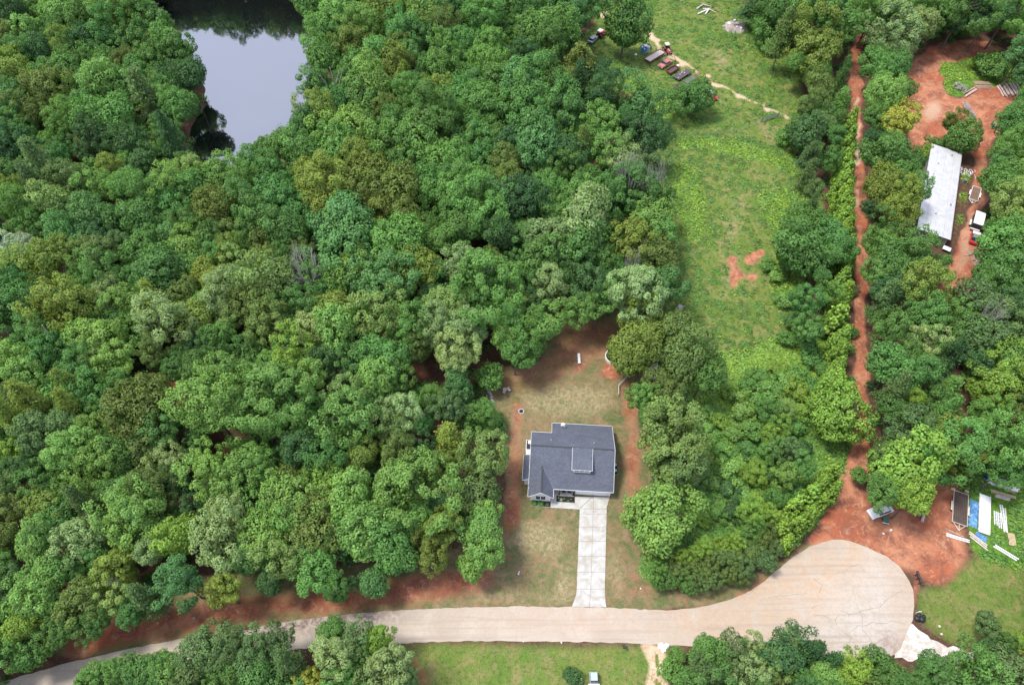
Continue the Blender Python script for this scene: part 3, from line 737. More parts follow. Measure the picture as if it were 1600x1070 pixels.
T = []
def rows_(txt, **kw):
    for tok in txt.split(';'):
        tok = tok.split()
        if not tok: continue
        px, py, r_, c = float(tok[0]), float(tok[1]), float(tok[2]), tok[3]
        st = {'R': 'round', 'F': 'fine', 'L': 'loose', 'T': 'tall', 'P': 'pine', 'C': 'cedar', 'S': 'shrub'}.get(tok[4]) if len(tok) > 4 else None
        k = dict(kw)
        if len(tok) > 5: k['H'] = float(tok[5])
        T.append(place_tree(px, py, r_, c, st, **k))
G = 1.1
rows_('''50 50 20 L T;91 18 22 L;8 50 18 o;15 115 26 y;58 82 20 d;177 18 30 L F;165 52 26 b;242 38 28 g;96 75 20 y;98 108 22 g;192 97 19 o;130 60 18 d;245 94 22 g;280 80 22 g;295 120 24 d;
163 130 30 L R;222 142 30 s P;68 137 26 o;53 176 26 O;106 192 26 l;177 182 30 l;262 160 20 l;284 172 22 g;262 208 26 d P;12 160 24 B;12 225 30 d;60 252 32 s P;97 248 18 b;225 252 20 d;175 262 18 y;
300 268 22 p L;345 276 20 l;390 258 22 l;412 236 16 g;125 30 22 g;205 70 20 g;135 160 20 g;150 212 22 d;20 20 22 d;30 200 20 b;275 135 18 b;215 110 18 b;120 95 18 g;32 85 22 g;210 8 22 g;258 62 20 l;10 8 20 b;200 225 22 d;135 235 22 d;
480 6 20 g;526 20 26 L;597 15 26 y;560 45 26 L F;505 45 24 l;550 70 24 O;500 88 24 l;587 88 26 b R;627 48 24 b;665 20 26 L;655 62 26 g;642 86 16 B;700 8 26 b;703 50 26 o;752 33 30 b F;727 68 24 b;790 15 24 g;766 72 24 l;
690 100 30 l;617 112 26 y;766 102 28 l;556 112 22 g;497 135 24 g;582 130 28 L;647 142 24 l F;690 142 22 y;715 155 24 b;740 135 24 g;786 131 26 g;565 157 28 L;632 165 20 l;758 165 30 l;495 178 28 y;478 198 22 g;541 202 30 L;
678 188 38 g R;615 197 26 g;582 218 22 L;642 222 34 g R;728 192 26 l;766 215 26 g;753 240 28 b;792 228 22 d;440 230 24 g;424 262 22 g;476 242 28 l R;526 238 30 l R;561 255 28 y;627 252 26 g;678 252 28 l;716 258 24 l;784 258 24 o;530 160 20 b;600 172 18 O;
825 15 26 g;888 14 36 B R;858 45 30 g;893 48 24 l P;825 63 26 g;863 70 26 g;906 98 36 O P 17;815 91 22 d;845 100 22 g;815 131 30 B;850 152 44 l R;883 172 26 B;939 154 26 d F;1000 166 33 B F 14;941 189 26 l L;815 177 34 b;845 202 30 g;
830 227 34 B R;1007 215 32 d F 15;911 227 22 o P;876 237 26 d;957 242 26 L;975 255 28 P L;1020 262 24 s;878 260 22 g;905 125 22 d P;940 115 18 d;
977 40 32 g T 20;1085 156 25 g R 9.5;1172 14 24 d P 9;1194 42 22 l R 9;1207 72 14 l S;1240 100 14 l''', grow=G)
rows_('''1215 15 24 g;1250 18 26 l;1228 45 24 o P;1268 75 42 y R 17;1305 48 28 g;1296 12 26 d;1280 138 20 o;1314 158 21 l P 12;1318 112 14 g P;1262 168 20 o;1255 212 28 d R 11;1226 212 14 l S;1268 242 21 s P 12;1288 192 14 s;
1362 20 28 l;1392 12 24 g;1403 58 38 P L 16;1437 44 21 P L;1379 108 21 l;1400 105 24 g F;1387 150 30 L F;1410 142 16 g;1400 192 26 Y L 13;1367 182 19 l;1358 215 10 d;1387 243 29 g R;1418 256 22 g;1445 240 12 k S;1487 192 16 O F 8;
1500 218 24 g R 9;1465 226 12 g S;1503 15 34 g;1465 15 28 l;1540 30 25 d;1573 20 30 l;1597 85 26 B F;1515 36 20 d;1490 36 17 d;1588 184 21 l;1582 242 28 l;1564 262 18 g;1590 200 24 b;1604 120 15 B;1540 102 18 l S;1562 108 18 g S;1560 92 14 d S;
8 300 26 y F;28 325 28 l;50 285 26 s P;100 290 28 s F;85 318 26 p;108 303 18 g;161 295 26 L F;192 295 26 l F;227 308 30 l F;272 290 28 L;262 315 22 b;303 300 28 l;353 285 28 L;389 285 24 l;139 340 28 B;177 346 24 b;217 341 28 g;
101 371 26 b;128 378 20 B;265 366 18 B;298 351 22 g;336 333 30 O;379 315 28 g;391 341 22 b;353 356 20 o;15 391 24 W F;40 383 20 W F;83 394 24 y;63 416 36 y F;25 421 24 p;131 401 24 o;164 396 28 s F;156 426 30 g F;187 383 18 s;214 391 22 g;235 376 18 l;
290 390 26 L R;292 413 22 L R;323 376 22 g;338 400 20 b;386 378 22 g;363 401 22 y;262 431 40 g T;328 431 24 y;373 426 26 p F;20 447 30 b;15 484 34 b F;45 462 20 W F;96 484 40 y F;166 462 26 P F;199 472 26 L F;240 467 26 y P;252 502 40 P F;303 497 26 y;
346 467 32 P F;358 492 24 p;338 522 20 l R;151 525 30 L R;63 522 28 b;131 462 22 b;386 472 24 o;290 455 24 o;320 355 20 d;415 285 22 b;430 310 30 b R;415 346 28 g;450 366 30 g;463 333 26 b;506 290 38 y R;506 320 28 y;506 336 16 Y;577 285 34 O R;615 300 36 O R;
592 328 26 O R;640 348 24 O R;587 366 16 O;665 295 26 b;703 290 24 g;716 308 38 l F;748 328 40 l F;728 353 30 g;698 376 26 g;779 315 28 B;789 285 22 O;784 371 26 d;539 342 36 B R;541 378 38 B R;607 366 22 l;632 383 36 l R;541 424 28 L R;653 424 28 y R;607 452 44 B F 15;
657 480 14 g R;415 411 20 y;425 440 36 p R;415 474 26 o;420 510 30 o;506 449 26 l;470 480 30 g;516 487 30 y;491 510 30 P F;531 512 34 L R;592 497 36 p F;640 507 30 l F;708 480 32 p F;683 502 28 P F;685 524 24 P F;738 517 30 P F;723 411 30 P F;753 432 50 l F 20;
779 467 30 l F;748 485 26 g;794 522 24 L;582 411 22 d;560 465 16 d;690 430 18 b;680 460 18 d;444 400 18 g;
815 310 36 d F;858 305 26 l;883 325 30 l F;913 310 26 l;957 320 26 b T;921 285 20 g;987 290 38 g L;1022 313 28 g L;911 350 38 P T 20;908 388 36 g T;850 366 26 P;815 371 24 l;840 411 32 g T;868 338 22 g;1017 343 30 L R;1030 371 28 l;989 381 32 y L;1033 401 28 o;
911 441 32 d F;860 447 28 P F;833 476 22 d;901 484 24 L F;934 472 26 L F;997 459 44 P F 16;1037 447 26 B;808 452 24 g;808 480 24 y;850 510 26 L R;820 517 28 l;1002 524 36 y R 13;1052 522 32 o R 13;880 405 20 d''', grow=G)
rows_('''1266 328 17 s P;1258 348 22 g;1246 396 38 g R 13;1256 474 22 b L;1265 514 19 g;1331 455 8 s S;1331 520 8 g S;1270 298 15 s;1262 275 18 s P;1284 430 12 g;
1383 298 33 y F 14;1404 322 28 y F;1402 285 24 l;1427 295 22 g;1356 325 10 d;1372 384 21 l F;1407 371 22 o P;1430 396 30 g F 14;1392 411 26 g;1366 428 18 L;1438 446 31 y F;1386 462 21 s P;1452 487 30 l F;1396 510 27 g F;1485 485 24 l;1440 530 26 P;
1528 472 30 s;1548 497 30 s L;1566 478 24 d;1590 500 28 s;1566 285 26 g;1579 320 30 p F;1592 285 22 L;1562 368 22 g;1580 378 34 l R;1586 412 34 g R;1592 425 26 g;1546 432 20 g;1560 456 24 g;1595 345 24 y;1575 440 24 b;1530 520 28 s;1560 530 26 s;1505 520 24 g;1590 555 22 B;
15 565 30 L;45 580 26 L R;75 555 24 b;43 626 34 y P;15 651 26 y P;106 603 26 y P;108 633 26 y P;126 585 26 b;141 616 28 b;177 568 30 L;151 552 24 p;192 598 20 g;242 558 24 o;227 641 40 o R;242 606 20 o;255 676 28 g;60 671 30 s R;100 662 26 s R;53 696 22 s R;12 712 22 k;
141 676 24 L;113 712 34 L F;153 732 32 L F;187 717 28 g;25 737 22 d;15 765 26 s F;30 790 26 o F;70 790 24 y;126 782 26 s P;227 712 28 o;265 722 26 P F;232 765 32 o F;207 797 42 L F;278 757 22 d;328 631 46 L F 20;366 596 36 L F;379 654 34 L F;346 755 42 L F;
323 727 26 L F;379 737 34 L F;353 798 26 P;298 792 20 d;425 603 48 L F 20;455 565 36 k F;483 585 30 L F;425 661 34 L F;463 654 28 l F;500 560 24 d;470 702 30 d;408 737 24 l F;556 560 26 g;597 555 30 b;716 555 30 P F;587 596 30 L;615 588 28 l;663 616 20 l S 5;
541 623 30 p F;541 661 40 L F;572 628 24 l F;627 641 30 P F;615 671 28 s F;665 664 16 b;713 606 24 B T 11;700 638 24 s L;703 681 32 y P 12;758 712 34 p F 13;698 729 22 O;741 767 36 s L 12;622 704 26 o;564 712 22 y;516 727 30 b F;481 747 14 y;627 762 54 L R 18;551 780 34 L R;
513 762 28 k R;450 780 36 L R;415 795 24 l R;488 792 26 o R;698 807 18 y;753 800 22 L R 10;805 545 30 l F 13;830 528 22 L 0 9;795 500 26 g;762 590 20 l S 6;748 640 18 l S 5;770 660 16 g S 4;
990 555 34 y R 13;1072 562 37 o R 14;1100 582 26 g R 12;1034 604 24 o R;1005 622 22 l;1062 613 24 s P 9;1050 690 50 p F 14;1078 730 34 s F 11;1035 760 15 d S 3;1030 812 46 L R 12;1018 650 18 l''', grow=G)
rows_('''1306 648 46 k F 12;1396 573 30 b R;1420 555 22 g;1400 608 26 s P;1427 623 16 k;1412 685 36 s F 12;1485 555 26 d P;1440 580 24 g;1483 606 26 l P 11;1478 645 26 l P;1480 670 28 y F;1415 735 48 k R 14;1377 717 22 o;1428 778 28 k R;1343 743 12 l S 4;
1490 702 44 l F 14;1510 722 24 y F;1558 603 48 k F 14;1589 578 30 L;1561 691 38 l F;1573 729 28 l F;1592 646 24 o;1380 770 24 g R;1400 640 20 g;1540 640 22 l;1598 700 20 g;1530 570 20 d;
8 838 22 o;61 848 28 L R;121 843 36 P F;141 868 22 b;202 820 40 L F;187 883 28 y;240 860 24 P;280 840 30 k R;283 906 34 B F;113 888 20 b;73 900 28 L R;63 936 32 L R;121 949 34 o F;12 921 24 s;10 888 22 g;35 977 24 k;12 1000 20 l;177 934 24 p;207 956 22 b;
225 932 28 s P;93 982 26 g F;141 976 24 g F;348 845 42 P F;348 918 26 y F;389 876 26 g;395 840 24 l;172 1050 22 l;200 1046 20 g;227 1050 26 g;255 1040 20 l;140 1062 22 l;328 1015 36 s F;303 1045 26 s;366 1010 28 s;386 1028 26 s;265 1048 22 L;
415 838 32 L R;463 815 28 l R;488 833 34 o R;450 876 36 p F;496 888 36 l F;526 920 20 g;425 906 20 d;577 815 30 L R;572 838 40 L R;615 858 34 b R;582 910 22 B R 8;536 838 24 B;685 825 28 y F;673 863 26 O;753 825 26 L R 12;761 845 28 L R;736 884 22 L R 8;642 820 26 L R;
520 987 20 l;425 1010 30 s;450 1032 30 s P;519 1022 32 P F;556 1007 26 s;590 996 20 k R;602 1040 34 P F;541 1062 24 l;483 1063 18 Y;560 1040 20 g;400 1050 26 g;360 1050 26 g;640 1062 14 s L;
892 1055 13 d S 3;1108 1020 24 l;1052 1048 18 l S 4;1103 1050 24 s;1141 1024 28 s F;1180 1012 18 P F;1166 1052 26 P F;1060 1025 12 l S 3;1075 1062 18 l;1205 1045 22 p;
1233 1002 18 P;1225 1022 30 d R;1268 1018 26 d P;1296 1034 22 d P;1288 1052 22 L;1336 1045 26 k F;1377 1040 24 g;1389 1062 22 l;1457 1044 24 g T;1478 1058 22 s;1528 1046 38 l F;1573 1050 34 s;1541 974 18 s L 6;1568 1002 16 g L 4;1596 1002 12 k S 3;1245 1058 20 b;1430 1066 18 g;1552 1015 18 d''', grow=G)
# arborvitae / cypress rows
n0 = len(T)
rows_('''1327 195 14 K C 10.1;1323 208 14 K C 10.1;1325 222 14 K C 10.1;1318 236 14 K C 10.1;1323 250 14 K C 10.1;1318 264 14 K C 10.1;1320 278 16 K C 10.1;1315 292 16 K C 10.1;1319 306 16 K C 10.1;1316 320 16 K C 10.1;1320 334 16 K C 10.1;1317 348 16 K C 10.1;1321 362 16 K C 10.1;
1316 376 16 K C 9.4;1322 390 16 K C 9.4;1319 404 16 K C 8.9;1324 418 13 K C 8.3;1314 440 17 K C 8.9;1318 462 17 K C 8.9;1312 480 17 K C 8.9;1306 500 25 K C 10.1;1314 530 18 K C 8.9;1310 552 18 K C 8.9;1308 575 17 K C 7.6;1304 592 19 K C 7.6;
1296 742 17 K C 8.2;1282 758 18 K C 8.2;1300 768 15 K C 8.2;1264 775 20 K C 9.0;1280 785 15 K C 7.6;1262 805 18 K C 8.2;1238 795 19 K C 8.2;1244 822 18 K C 7.6;1222 828 19 K C 8.2;1228 848 15 K C 6.9''', name='cypress_tree')
rows_('''1204 826 18 o R 5;1212 856 16 s R 4;1186 848 18 o R 5;1188 876 18 s R 4.5;1168 862 19 o R 5;1164 888 19 s F 4.5;1149 846 14 k F 5.5;1146 872 18 o R 5;1127 850 14 k F 5.5;1124 875 19 s F 4.5;1140 900 17 o F 4;1102 858 14 k F 5.5;1103 885 19 o F 4.5;1116 905 15 s F 4;
1083 866 13 k F 5;1081 890 18 o F 4.5;1093 910 16 s F 4;1064 868 12 k F 5;1060 888 16 o F 4.5;1072 912 16 g F 4;1046 885 13 o F 4.5;1044 905 15 g F 4;1026 893 15 l F 4.5;1030 910 13 g F 3.5''', name='hedge_shrub')
# young trees and shrubs of the brushy strip
rows_('''1088 690 11 l S;1102 715 13 k S;1092 742 12 l S;1112 755 14 L S;1100 782 12 l S;1122 800 13 g S;1098 815 12 k S;1125 835 12 l S;1128 660 14 k S;1110 640 12 l S;1130 700 15 l S;1138 730 15 g S;1105 668 11 L S;1145 675 14 L S;1075 818 11 g S;1190 590 16 l S;1215 575 14 k S;1228 595 15 L S;1205 612 18 L S;1245 585 16 l S;1268 560 17 l S;1285 575 14 l S;1250 612 18 k S;1272 605 16 l S;1185 625 20 l S;1160 640 22 L S;1200 645 20 l F 6;1225 640 16 p F 6;1255 640 16 k S;1240 665 18 l S;
1180 672 20 l S;1208 675 22 k F 6;1170 700 18 g S;1198 705 20 l F 6;1225 705 22 s F 6;1252 700 16 d S;1150 730 22 L S;1180 745 20 k F 7;1205 740 18 g S;1230 745 22 L F 7;1255 730 18 l F;1165 770 18 L S;1190 775 20 k S;1215 780 18 l F 6;1240 765 18 l S;
1175 800 20 k F 8;1195 805 18 k F 7;1172 830 18 l F 7;1195 835 16 g S;1215 805 16 k S;1145 795 16 d S;1140 760 16 d S;1230 470 14 L S;1240 500 16 g S;1255 520 18 g S;1230 530 14 l S;1262 540 16 l S;1165 600 14 l S;1140 615 14 k S;1075 640 12 g S;1085 770 12 g S;1062 790 12 g S;1215 430 14 L S;1200 415 12 l S
''', name='young_tree')

# filler: smaller trees between the listed crowns, so the wood closes (these read as one mass)
open_polys = [VERGE, POND, COVE, YARD, PAST, BRUSH, DROAD, CLEAR, REDYARD, RLAWN, LUMB, BLAWN, ROAD, GTRACK, ell(275, 612, 22, 34), ell(660, 598, 26, 16), ell(655, 725, 10, 20), ell(445, 758, 14, 14), [(1425, 225), (1510, 225), (1500, 400), (1425, 400)], ell(1445, 600, 14, 16), ell(1518, 640, 8, 50)]
WROAD = ribbon([(1342, 40, 16), (1336, 100, 18), (1337, 200, 16), (1341, 280, 14), (1344, 340, 15), (1343, 420, 14), (1344, 500, 16), (1345, 580, 18), (1342, 640, 18), (1345, 690, 18), (1332, 750, 24)])
def blocked(x, y, rr):
    q = [pix(x, y), pix(x, y, 7), pix(x, y, 7 + rr), pix(x - rr, y, 7), pix(x + rr, y, 7), pix(x - rr * .7, y, 7 + rr * .6), pix(x + rr * .7, y, 7 + rr * .6)]
    a = np.array([t[0] for t in q]); b = np.array([t[1] for t in q])
    for p in open_polys + [WROAD]:
        if inpoly(a, b, p).any(): return True
    return False
TX = np.array([t['x'] for t in T]); TY = np.array([t['y'] for t in T]); TR = np.array([t['R'] for t in T])
fill = []
fr = random.Random(21)
for _ in range(26000):
    y = fr.uniform(16, 250); hw = (y * cP + CAM_H * sP) / FPX * 830
    x = fr.uniform(-hw, hw); rr = fr.uniform(2.3, 4.2)
    d = np.hypot(TX - x, TY - y)
    if (d < (TR * .62 + rr * .62)).any(): continue
    if any(math.hypot(f[0] - x, f[1] - y) < (f[2] + rr) * .62 for f in fill): continue
    if blocked(x, y, rr * .9): continue
    fill.append((x, y, rr))
# trees on the far bank of the pond, just above the picture's top edge: their reflection shows
for i in range(26):
    px = 200 + i * 13; x, y = W(px, -24 + fr.uniform(-8, 6)); T.append(dict(x=x, y=y, R=fr.uniform(4.5, 6), rv=fr.uniform(6, 8.5), hc=fr.uniform(8, 11), H=16, style='round', col=fr.choice('gdlo'), px=px, py=-60, rpx=22, kind=None, name='far')) if i % 2 == 0 else None
print('trees', len(T), 'fill', len(fill))

# --- landmarks used to say which tree is which
LM = [(400, 140, 'the pond'), (476, 419, 'the bare dead tree'), (607, 452, 'the blue-green domed tree'), (890, 700, 'the house'), (1470, 300, 'the long metal-roofed shed'), (627, 762, 'the largest bright round tree'),
      (1470, 150, 'the red clay clearing'), (1050, 105, 'the junk vehicles'), (1202, 186, 'the pasture gate'), (15, 391, 'the whitish left-edge trees'), (600, 295, 'the olive-brown oaks'), (1320, 930, 'the cul-de-sac'),
      (1540, 800, 'the lumber stacks'), (922, 880, 'the driveway'), (275, 605, 'the dark forest gap'), (1400, 192, 'the vivid yellow tree'), (1165, 415, 'the bare red patch'), (955, 560, 'the round pool'),
      (753, 432, 'the tallest forest tree'), (328, 631, 'the huge bright left-wood tree'), (250, 980, 'the lower left verge'), (1415, 735, 'the yard lime tree'), (850, 600, 'the back lawn'), (660, 600, 'the shaded clearing'),
      (60, 250, 'the upper left sage pine'), (180, 182, 'the wooded pond point'), (906, 98, 'the olive-brown pine'), (977, 40, 'the lone tall field tree'), (911, 350, 'the tall silvery tree'), (1306, 648, 'the roadside lime tree'), (460, 1030, 'the lower road bend'), (680, 200, 'the wood beside the pond'), (1566, 411, 'the white trailer tree'), (1160, 1040, 'the bottom gravel drive'), (70, 480, 'the left forest edge'), (700, 640, 'the side yard')]
def size_word(t):
    R_1 = t['R']
    return 'small' if R_1 < 3.2 else 'medium' if R_1 < 4.6 else 'large' if R_1 < 6.5 else 'huge'
def where(px, py):
    best = min(LM, key=lambda l: math.hypot(l[0] - px, l[1] - py) + (1000 if math.hypot(l[0] - px, l[1] - py) < 6 else 0))
    dx, dy = px - best[0], py - best[1]
    if abs(dx) > 2.2 * abs(dy): d = 'left of' if dx < 0 else 'right of'
    elif abs(dy) > 2.2 * abs(dx): d = 'beyond' if dy < 0 else 'in front of'
    else: d = ('beyond and left of' if dx < 0 else 'beyond and right of') if dy < 0 else ('nearer and left of' if dx < 0 else 'nearer and right of')
    return d, best[2]
NM = {'pine': 'pine_tree', 'cedar': 'cypress_tree', 'shrub': 'shrub'}
labels = {}
for t in T:
    if t['name'] == 'far': t['lab'] = None; continue
    nm = t['name'] or NM.get(t['style'], 'broadleaf_tree'); t['nm'] = nm
    word = {'pine_tree': 'pine', 'cypress_tree': 'pointed cypress', 'hedge_shrub': 'hedge shrub', 'young_tree': 'young tree', 'shrub': 'shrub', 'broadleaf_tree': 'tree'}[nm]
    d, l = where(t['px'], t['py'])
    a = LOOK[t['col']]
    if nm == 'hedge_shrub': t['lab'] = f"{size_word(t)} {a} rounded hedge shrub left of the cul-de-sac"
    elif nm == 'cypress_tree': t['lab'] = ("pointed lime cypress beside the dirt road" if t['py'] < 620 else "pointed lime cypress above the cul-de-sac")
    else: t['lab'] = f"{size_word(t)} {a} {word} {d} {l}"
    labels.setdefault(t['lab'], []).append(t)
ORD = 'first second third fourth fifth sixth seventh eighth ninth tenth eleventh twelfth thirteenth fourteenth fifteenth sixteenth seventeenth eighteenth nineteenth twentieth twenty-first twenty-second twenty-third twenty-fourth twenty-fifth twenty-sixth'.split()
def order(ts, fmt, key):
    for i, t in enumerate(sorted(ts, key=key)): t['lab'] = fmt.format(o=ORD[i], a=LOOK[t['col']])
hs = [t for t in T if t['name'] == 'hedge_shrub']; cs = [t for t in T if t['name'] == 'cypress_tree' and t['py'] < 620]; ds = [t for t in T if t['name'] == 'cypress_tree' and t['py'] > 620]
order(hs, '{a} rounded shrub, {o} from the left in the hedge by the cul-de-sac', lambda t: t['px'])
order(cs, 'pointed lime green cypress, {o} from the far end of the dirt road row', lambda t: t['py'])
order(ds, 'pointed lime green cypress, {o} from the left in the curving hedge', lambda t: t['px'])
labels = {}
for t in T:
    if t['name'] != 'far': labels.setdefault(t['lab'], []).append(t)
def side(t, n):
    dx, dy = t['px'] - n['px'], t['py'] - n['py']
    return ('left of' if dx < 0 else 'right of') if abs(dx) > abs(dy) else ('behind' if dy < 0 else 'in front of')
used = {l for l, ts in labels.items() if len(ts) == 1}
byl = [t for l, ts in labels.items() if len(ts) > 1 for t in ts]
allT = [t for t in T if t['name'] != 'far']
for t in byl:
    word = {'pine_tree': 'pine', 'cypress_tree': 'cypress', 'hedge_shrub': 'hedge shrub', 'young_tree': 'sapling', 'shrub': 'shrub', 'broadleaf_tree': 'tree'}[t['nm']]
    d, l = where(t['px'], t['py']); near = sorted([n for n in allT if n is not t], key=lambda n: math.hypot(n['px'] - t['px'], n['py'] - t['py']))[:9]
    look = LOOK[t['col']]; cands = []
    for n in near:
        w2 = {'pine_tree': 'pine', 'cypress_tree': 'cypress', 'hedge_shrub': 'hedge shrub', 'young_tree': 'sapling', 'shrub': 'shrub', 'broadleaf_tree': 'tree'}[n['nm']]
        if n['col'] != t['col'] or w2 != word:
            for m in (f"{size_word(t)} {look} {word} near {l}, {side(t, n)} a {size_word(n)} {LOOK[n['col']]} {w2}", f"{look} {word} {d} {l}, {side(t, n)} a {LOOK[n['col']]} {w2}", f"{look} {word} near {l}, {side(t, n)} a {size_word(n)} {LOOK[n['col']]} {w2}"): cands.append(m)
    for n in near:
        for n2 in near:
            if n is n2: continue
            cands.append(f"{look} {word} between {LOOK[n['col']]} and {LOOK[n2['col']]} neighbours near {l}"); cands.append(f"{size_word(t)} {look} {word} {side(t, n)} a {LOOK[n['col']]} one, {side(t, n2)} a {size_word(n2)} {LOOK[n2['col']]} one")
    cands = [c for c in cands if len(c.split()) <= 16 and c not in used]
    t['lab'] = cands[0] if cands else t['lab']; used.add(t['lab'])
GRP = {'broadleaf_tree': 'broadleaf trees of the woods and yards', 'pine_tree': 'pines scattered among the woods', 'cypress_tree': 'cypresses planted in a screening row', 'hedge_shrub': 'shrubs of the hedge by the cul-de-sac', 'young_tree': 'young trees in the brushy strip', 'shrub': 'shrubs standing on their own'}
CATW = {'broadleaf_tree': 'tree', 'pine_tree': 'pine tree', 'cypress_tree': 'cypress tree', 'hedge_shrub': 'shrub', 'young_tree': 'young tree', 'shrub': 'shrub'}

def join_stuff(name, items, label, cat):
    """items: (arrays, x,y,z, sx,sy,sz, rot, colour)"""
    Vs, Fs, Ts, n = [], [], [], 0
    for (V, F, Tn), x, y, z, sx, sy, sz, a, col in items:
        c, s = math.cos(a), math.sin(a)
        Q = np.empty_like(V); Q[:, 0] = (V[:, 0] * c - V[:, 1] * s) * sx + x; Q[:, 1] = (V[:, 0] * s + V[:, 1] * c) * sy + y; Q[:, 2] = V[:, 2] * sz + z
        Vs.append(Q); Fs.append(F + n); n += len(V); Ts.append(Tn * np.array([*col, 1]))
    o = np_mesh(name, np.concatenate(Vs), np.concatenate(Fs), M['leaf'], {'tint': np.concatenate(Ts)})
    o.color = (1, 1, 1, 1)
    return tag(o, label, cat, kind='stuff')

# the 300 that show largest stand as trees of their own, the rest of the broadleaf wood as one mass
broad = [t for t in T if t['name'] != 'far' and t['nm'] == 'broadleaf_tree']
broad.sort(key=lambda t: -t['rpx'])
rest = set(id(t) for t in broad[300:])
stuff_items = []
tr = random.Random(3)
def col_of(c, r):
    b = PAL[c]; v = r.uniform(.85, 1.15); h = r.uniform(-.08, .08); return (b[0] * v * (1 + h), b[1] * v, b[2] * v * (1 - h))
for t in T:
    r = random.Random(int(t['x'] * 31 + t['y'] * 17)); a = r.uniform(0, 6.28)
    if t['name'] == 'far' or id(t) in rest:
        stuff_items.append((r.choice(ARR[t['style']]), t['x'], t['y'], t['hc'], t['R'], t['R'], t['rv'], a, col_of(t['col'], r))); continue
    root = empty(t['nm'], t['x'], t['y'], 0, 0, t['lab'], CATW[t['nm']], GRP[t['nm']])
    cr_ = bpy.data.objects.new('crown', r.choice(ME[t['style']])); C.objects.link(cr_); cr_.parent = root
    ex = r.uniform(.9, 1.1)
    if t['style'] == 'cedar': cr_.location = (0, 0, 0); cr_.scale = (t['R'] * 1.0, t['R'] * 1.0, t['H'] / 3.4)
    else: cr_.location = (0, 0, t['hc']); cr_.scale = (t['R'] * ex, t['R'] / ex, t['rv'])
    cr_.rotation_euler = (0, 0, a)
    tint_obj(cr_, t['col'], r)
    trk = bpy.data.objects.new('trunk', r.choice(TR_P if t['style'] in ('pine', 'cedar') else TR_B)); C.objects.link(trk); trk.parent = root
    th = t['R'] * (.75 if t['style'] not in ('pine', 'cedar', 'shrub') else .5)
    trk.scale = (th, th, t['H'] * (.92 if t['style'] != 'cedar' else .7)); trk.rotation_euler = (0, 0, r.uniform(0, 6.28))
fcols = 'gggglldbo'
for x, y, rr in fill:
    hc = tr.uniform(5.5, 8.5); stuff_items.append((tr.choice(ARR['fine'] + ARR['round'][:2]), x, y, hc, rr, rr, rr * 1.2, tr.uniform(0, 6), col_of(tr.choice(fcols), tr)))
join_stuff('woodland', stuff_items, 'mass of smaller trees filling in between the big crowns', 'woodland')

# undergrowth: low bushes and seedlings along the wood's floor and edges; weeds in the pasture; vines over the brush
def small_leaves(n, rng, R=1., h=.8, sz=.2):
    q = sph(n, rng, -.1); c = q * rng.uniform(.5, 1.05, n)[:, None] * np.array([R, R, h])
    return leaf_quads(c, q + np.array([0, 0, .8]) + rng.normal(0, .4, q.shape), rng.uniform(.6, 1.2, n) * sz, rng, tint=make_tint(rng, n, .8, 1.25))
rngS = np.random.default_rng(77)
BUSH = [small_leaves(170, rngS, sz=.16) for _ in range(5)]
TUFT = [small_leaves(26, rngS, sz=.28) for _ in range(6)]
def gsample(field, n, seed):
    r = np.random.default_rng(seed); w = field.ravel().clip(0, None); i = r.choice(len(w), n, p=w / w.sum())
    x = GX.ravel()[i] + r.uniform(-.3, .3, n); y = GY.ravel()[i] + r.uniform(-.3, .3, n); return x, y, z_ground.ravel()[i], i
inview = ((PX > -40) & (PX < 1640) & (PY > -30) & (PY < 1100)).astype(float)
bare = np.clip(mask([DROAD, ROAD, GTRACK, [W_ for W_ in [(895, 660), (960, 660), (956, 800), (946, 950), (895, 950), (905, 800), (820, 795), (818, 670)]], [(1538, 740), (1594, 752), (1594, 786), (1545, 780)], [(1548, 785), (1577, 785), (1577, 838), (1548, 828)], [(1508, 768), (1549, 768), (1549, 862), (1508, 840)], [(1470, 828), (1515, 828), (1548, 858), (1540, 865), (1472, 842)], [(1548, 846), (1592, 868), (1590, 880), (1546, 858)], [(1572, 826), (1590, 828), (1588, 858), (1574, 856)], [(1490, 125), (1595, 125), (1595, 158), (1490, 160)]], 1, False) * 3, 0, 1)
open_m = np.clip(mask(open_polys, 1, False) * 2, 0, 1)
x, y, z, _ = gsample(inview * (1 - open_m), 2600, 1)
its = [(BUSH[i % 5], x[i], y[i], z[i] - .1, s_, s_, s_ * .9, i * 1.7, col_of(tr.choice('gdlbo'), tr)) for i, s_ in enumerate(tr.uniform(.8, 2.0) for _ in range(len(x)))]
join_stuff('undergrowth', its, 'low bushes and seedlings growing under the woodland trees', 'undergrowth')
dens = inview * (1 - bare) * (mask([PAST], 1) * (.22 + .5 * (vnoise(5, 31) > .5) + .5 * (vnoise(2, 32) > .6)) * (1 - np.clip(dirt * 1.5, 0, 1)) * (1 - np.clip(sand * 1.5, 0, 1)) * (1 - np.clip(dry, 0, 1)))
dens = dens + inview * mask([ribbon([(1042, 214, 5), (1110, 216, 6), (1160, 228, 7), (1215, 240, 9), (1262, 262, 10)]), ribbon([(945, 95, 10), (1000, 130, 14), (1045, 150, 10)])], 1) * 3.5
x, y, z, ii = gsample(dens, 13000, 2)
its = []
for i in range(len(x)):
    s_ = tr.choice((.3, .35, .45, .6, .6, .9)) * tr.uniform(.8, 1.2); its.append((TUFT[i % 6], x[i], y[i], z[i] - .05, s_, s_, s_ * .75, i, col_of(tr.choice('kllyoggpl'), tr)))
join_stuff('pasture_weeds', its, 'knee-high weeds and tufts scattered over the pasture', 'weeds')
dens = inview * (1 - bare) * np.clip(lush - .35, 0, 1) * (1 - np.clip(dirt * 1.5, 0, 1))
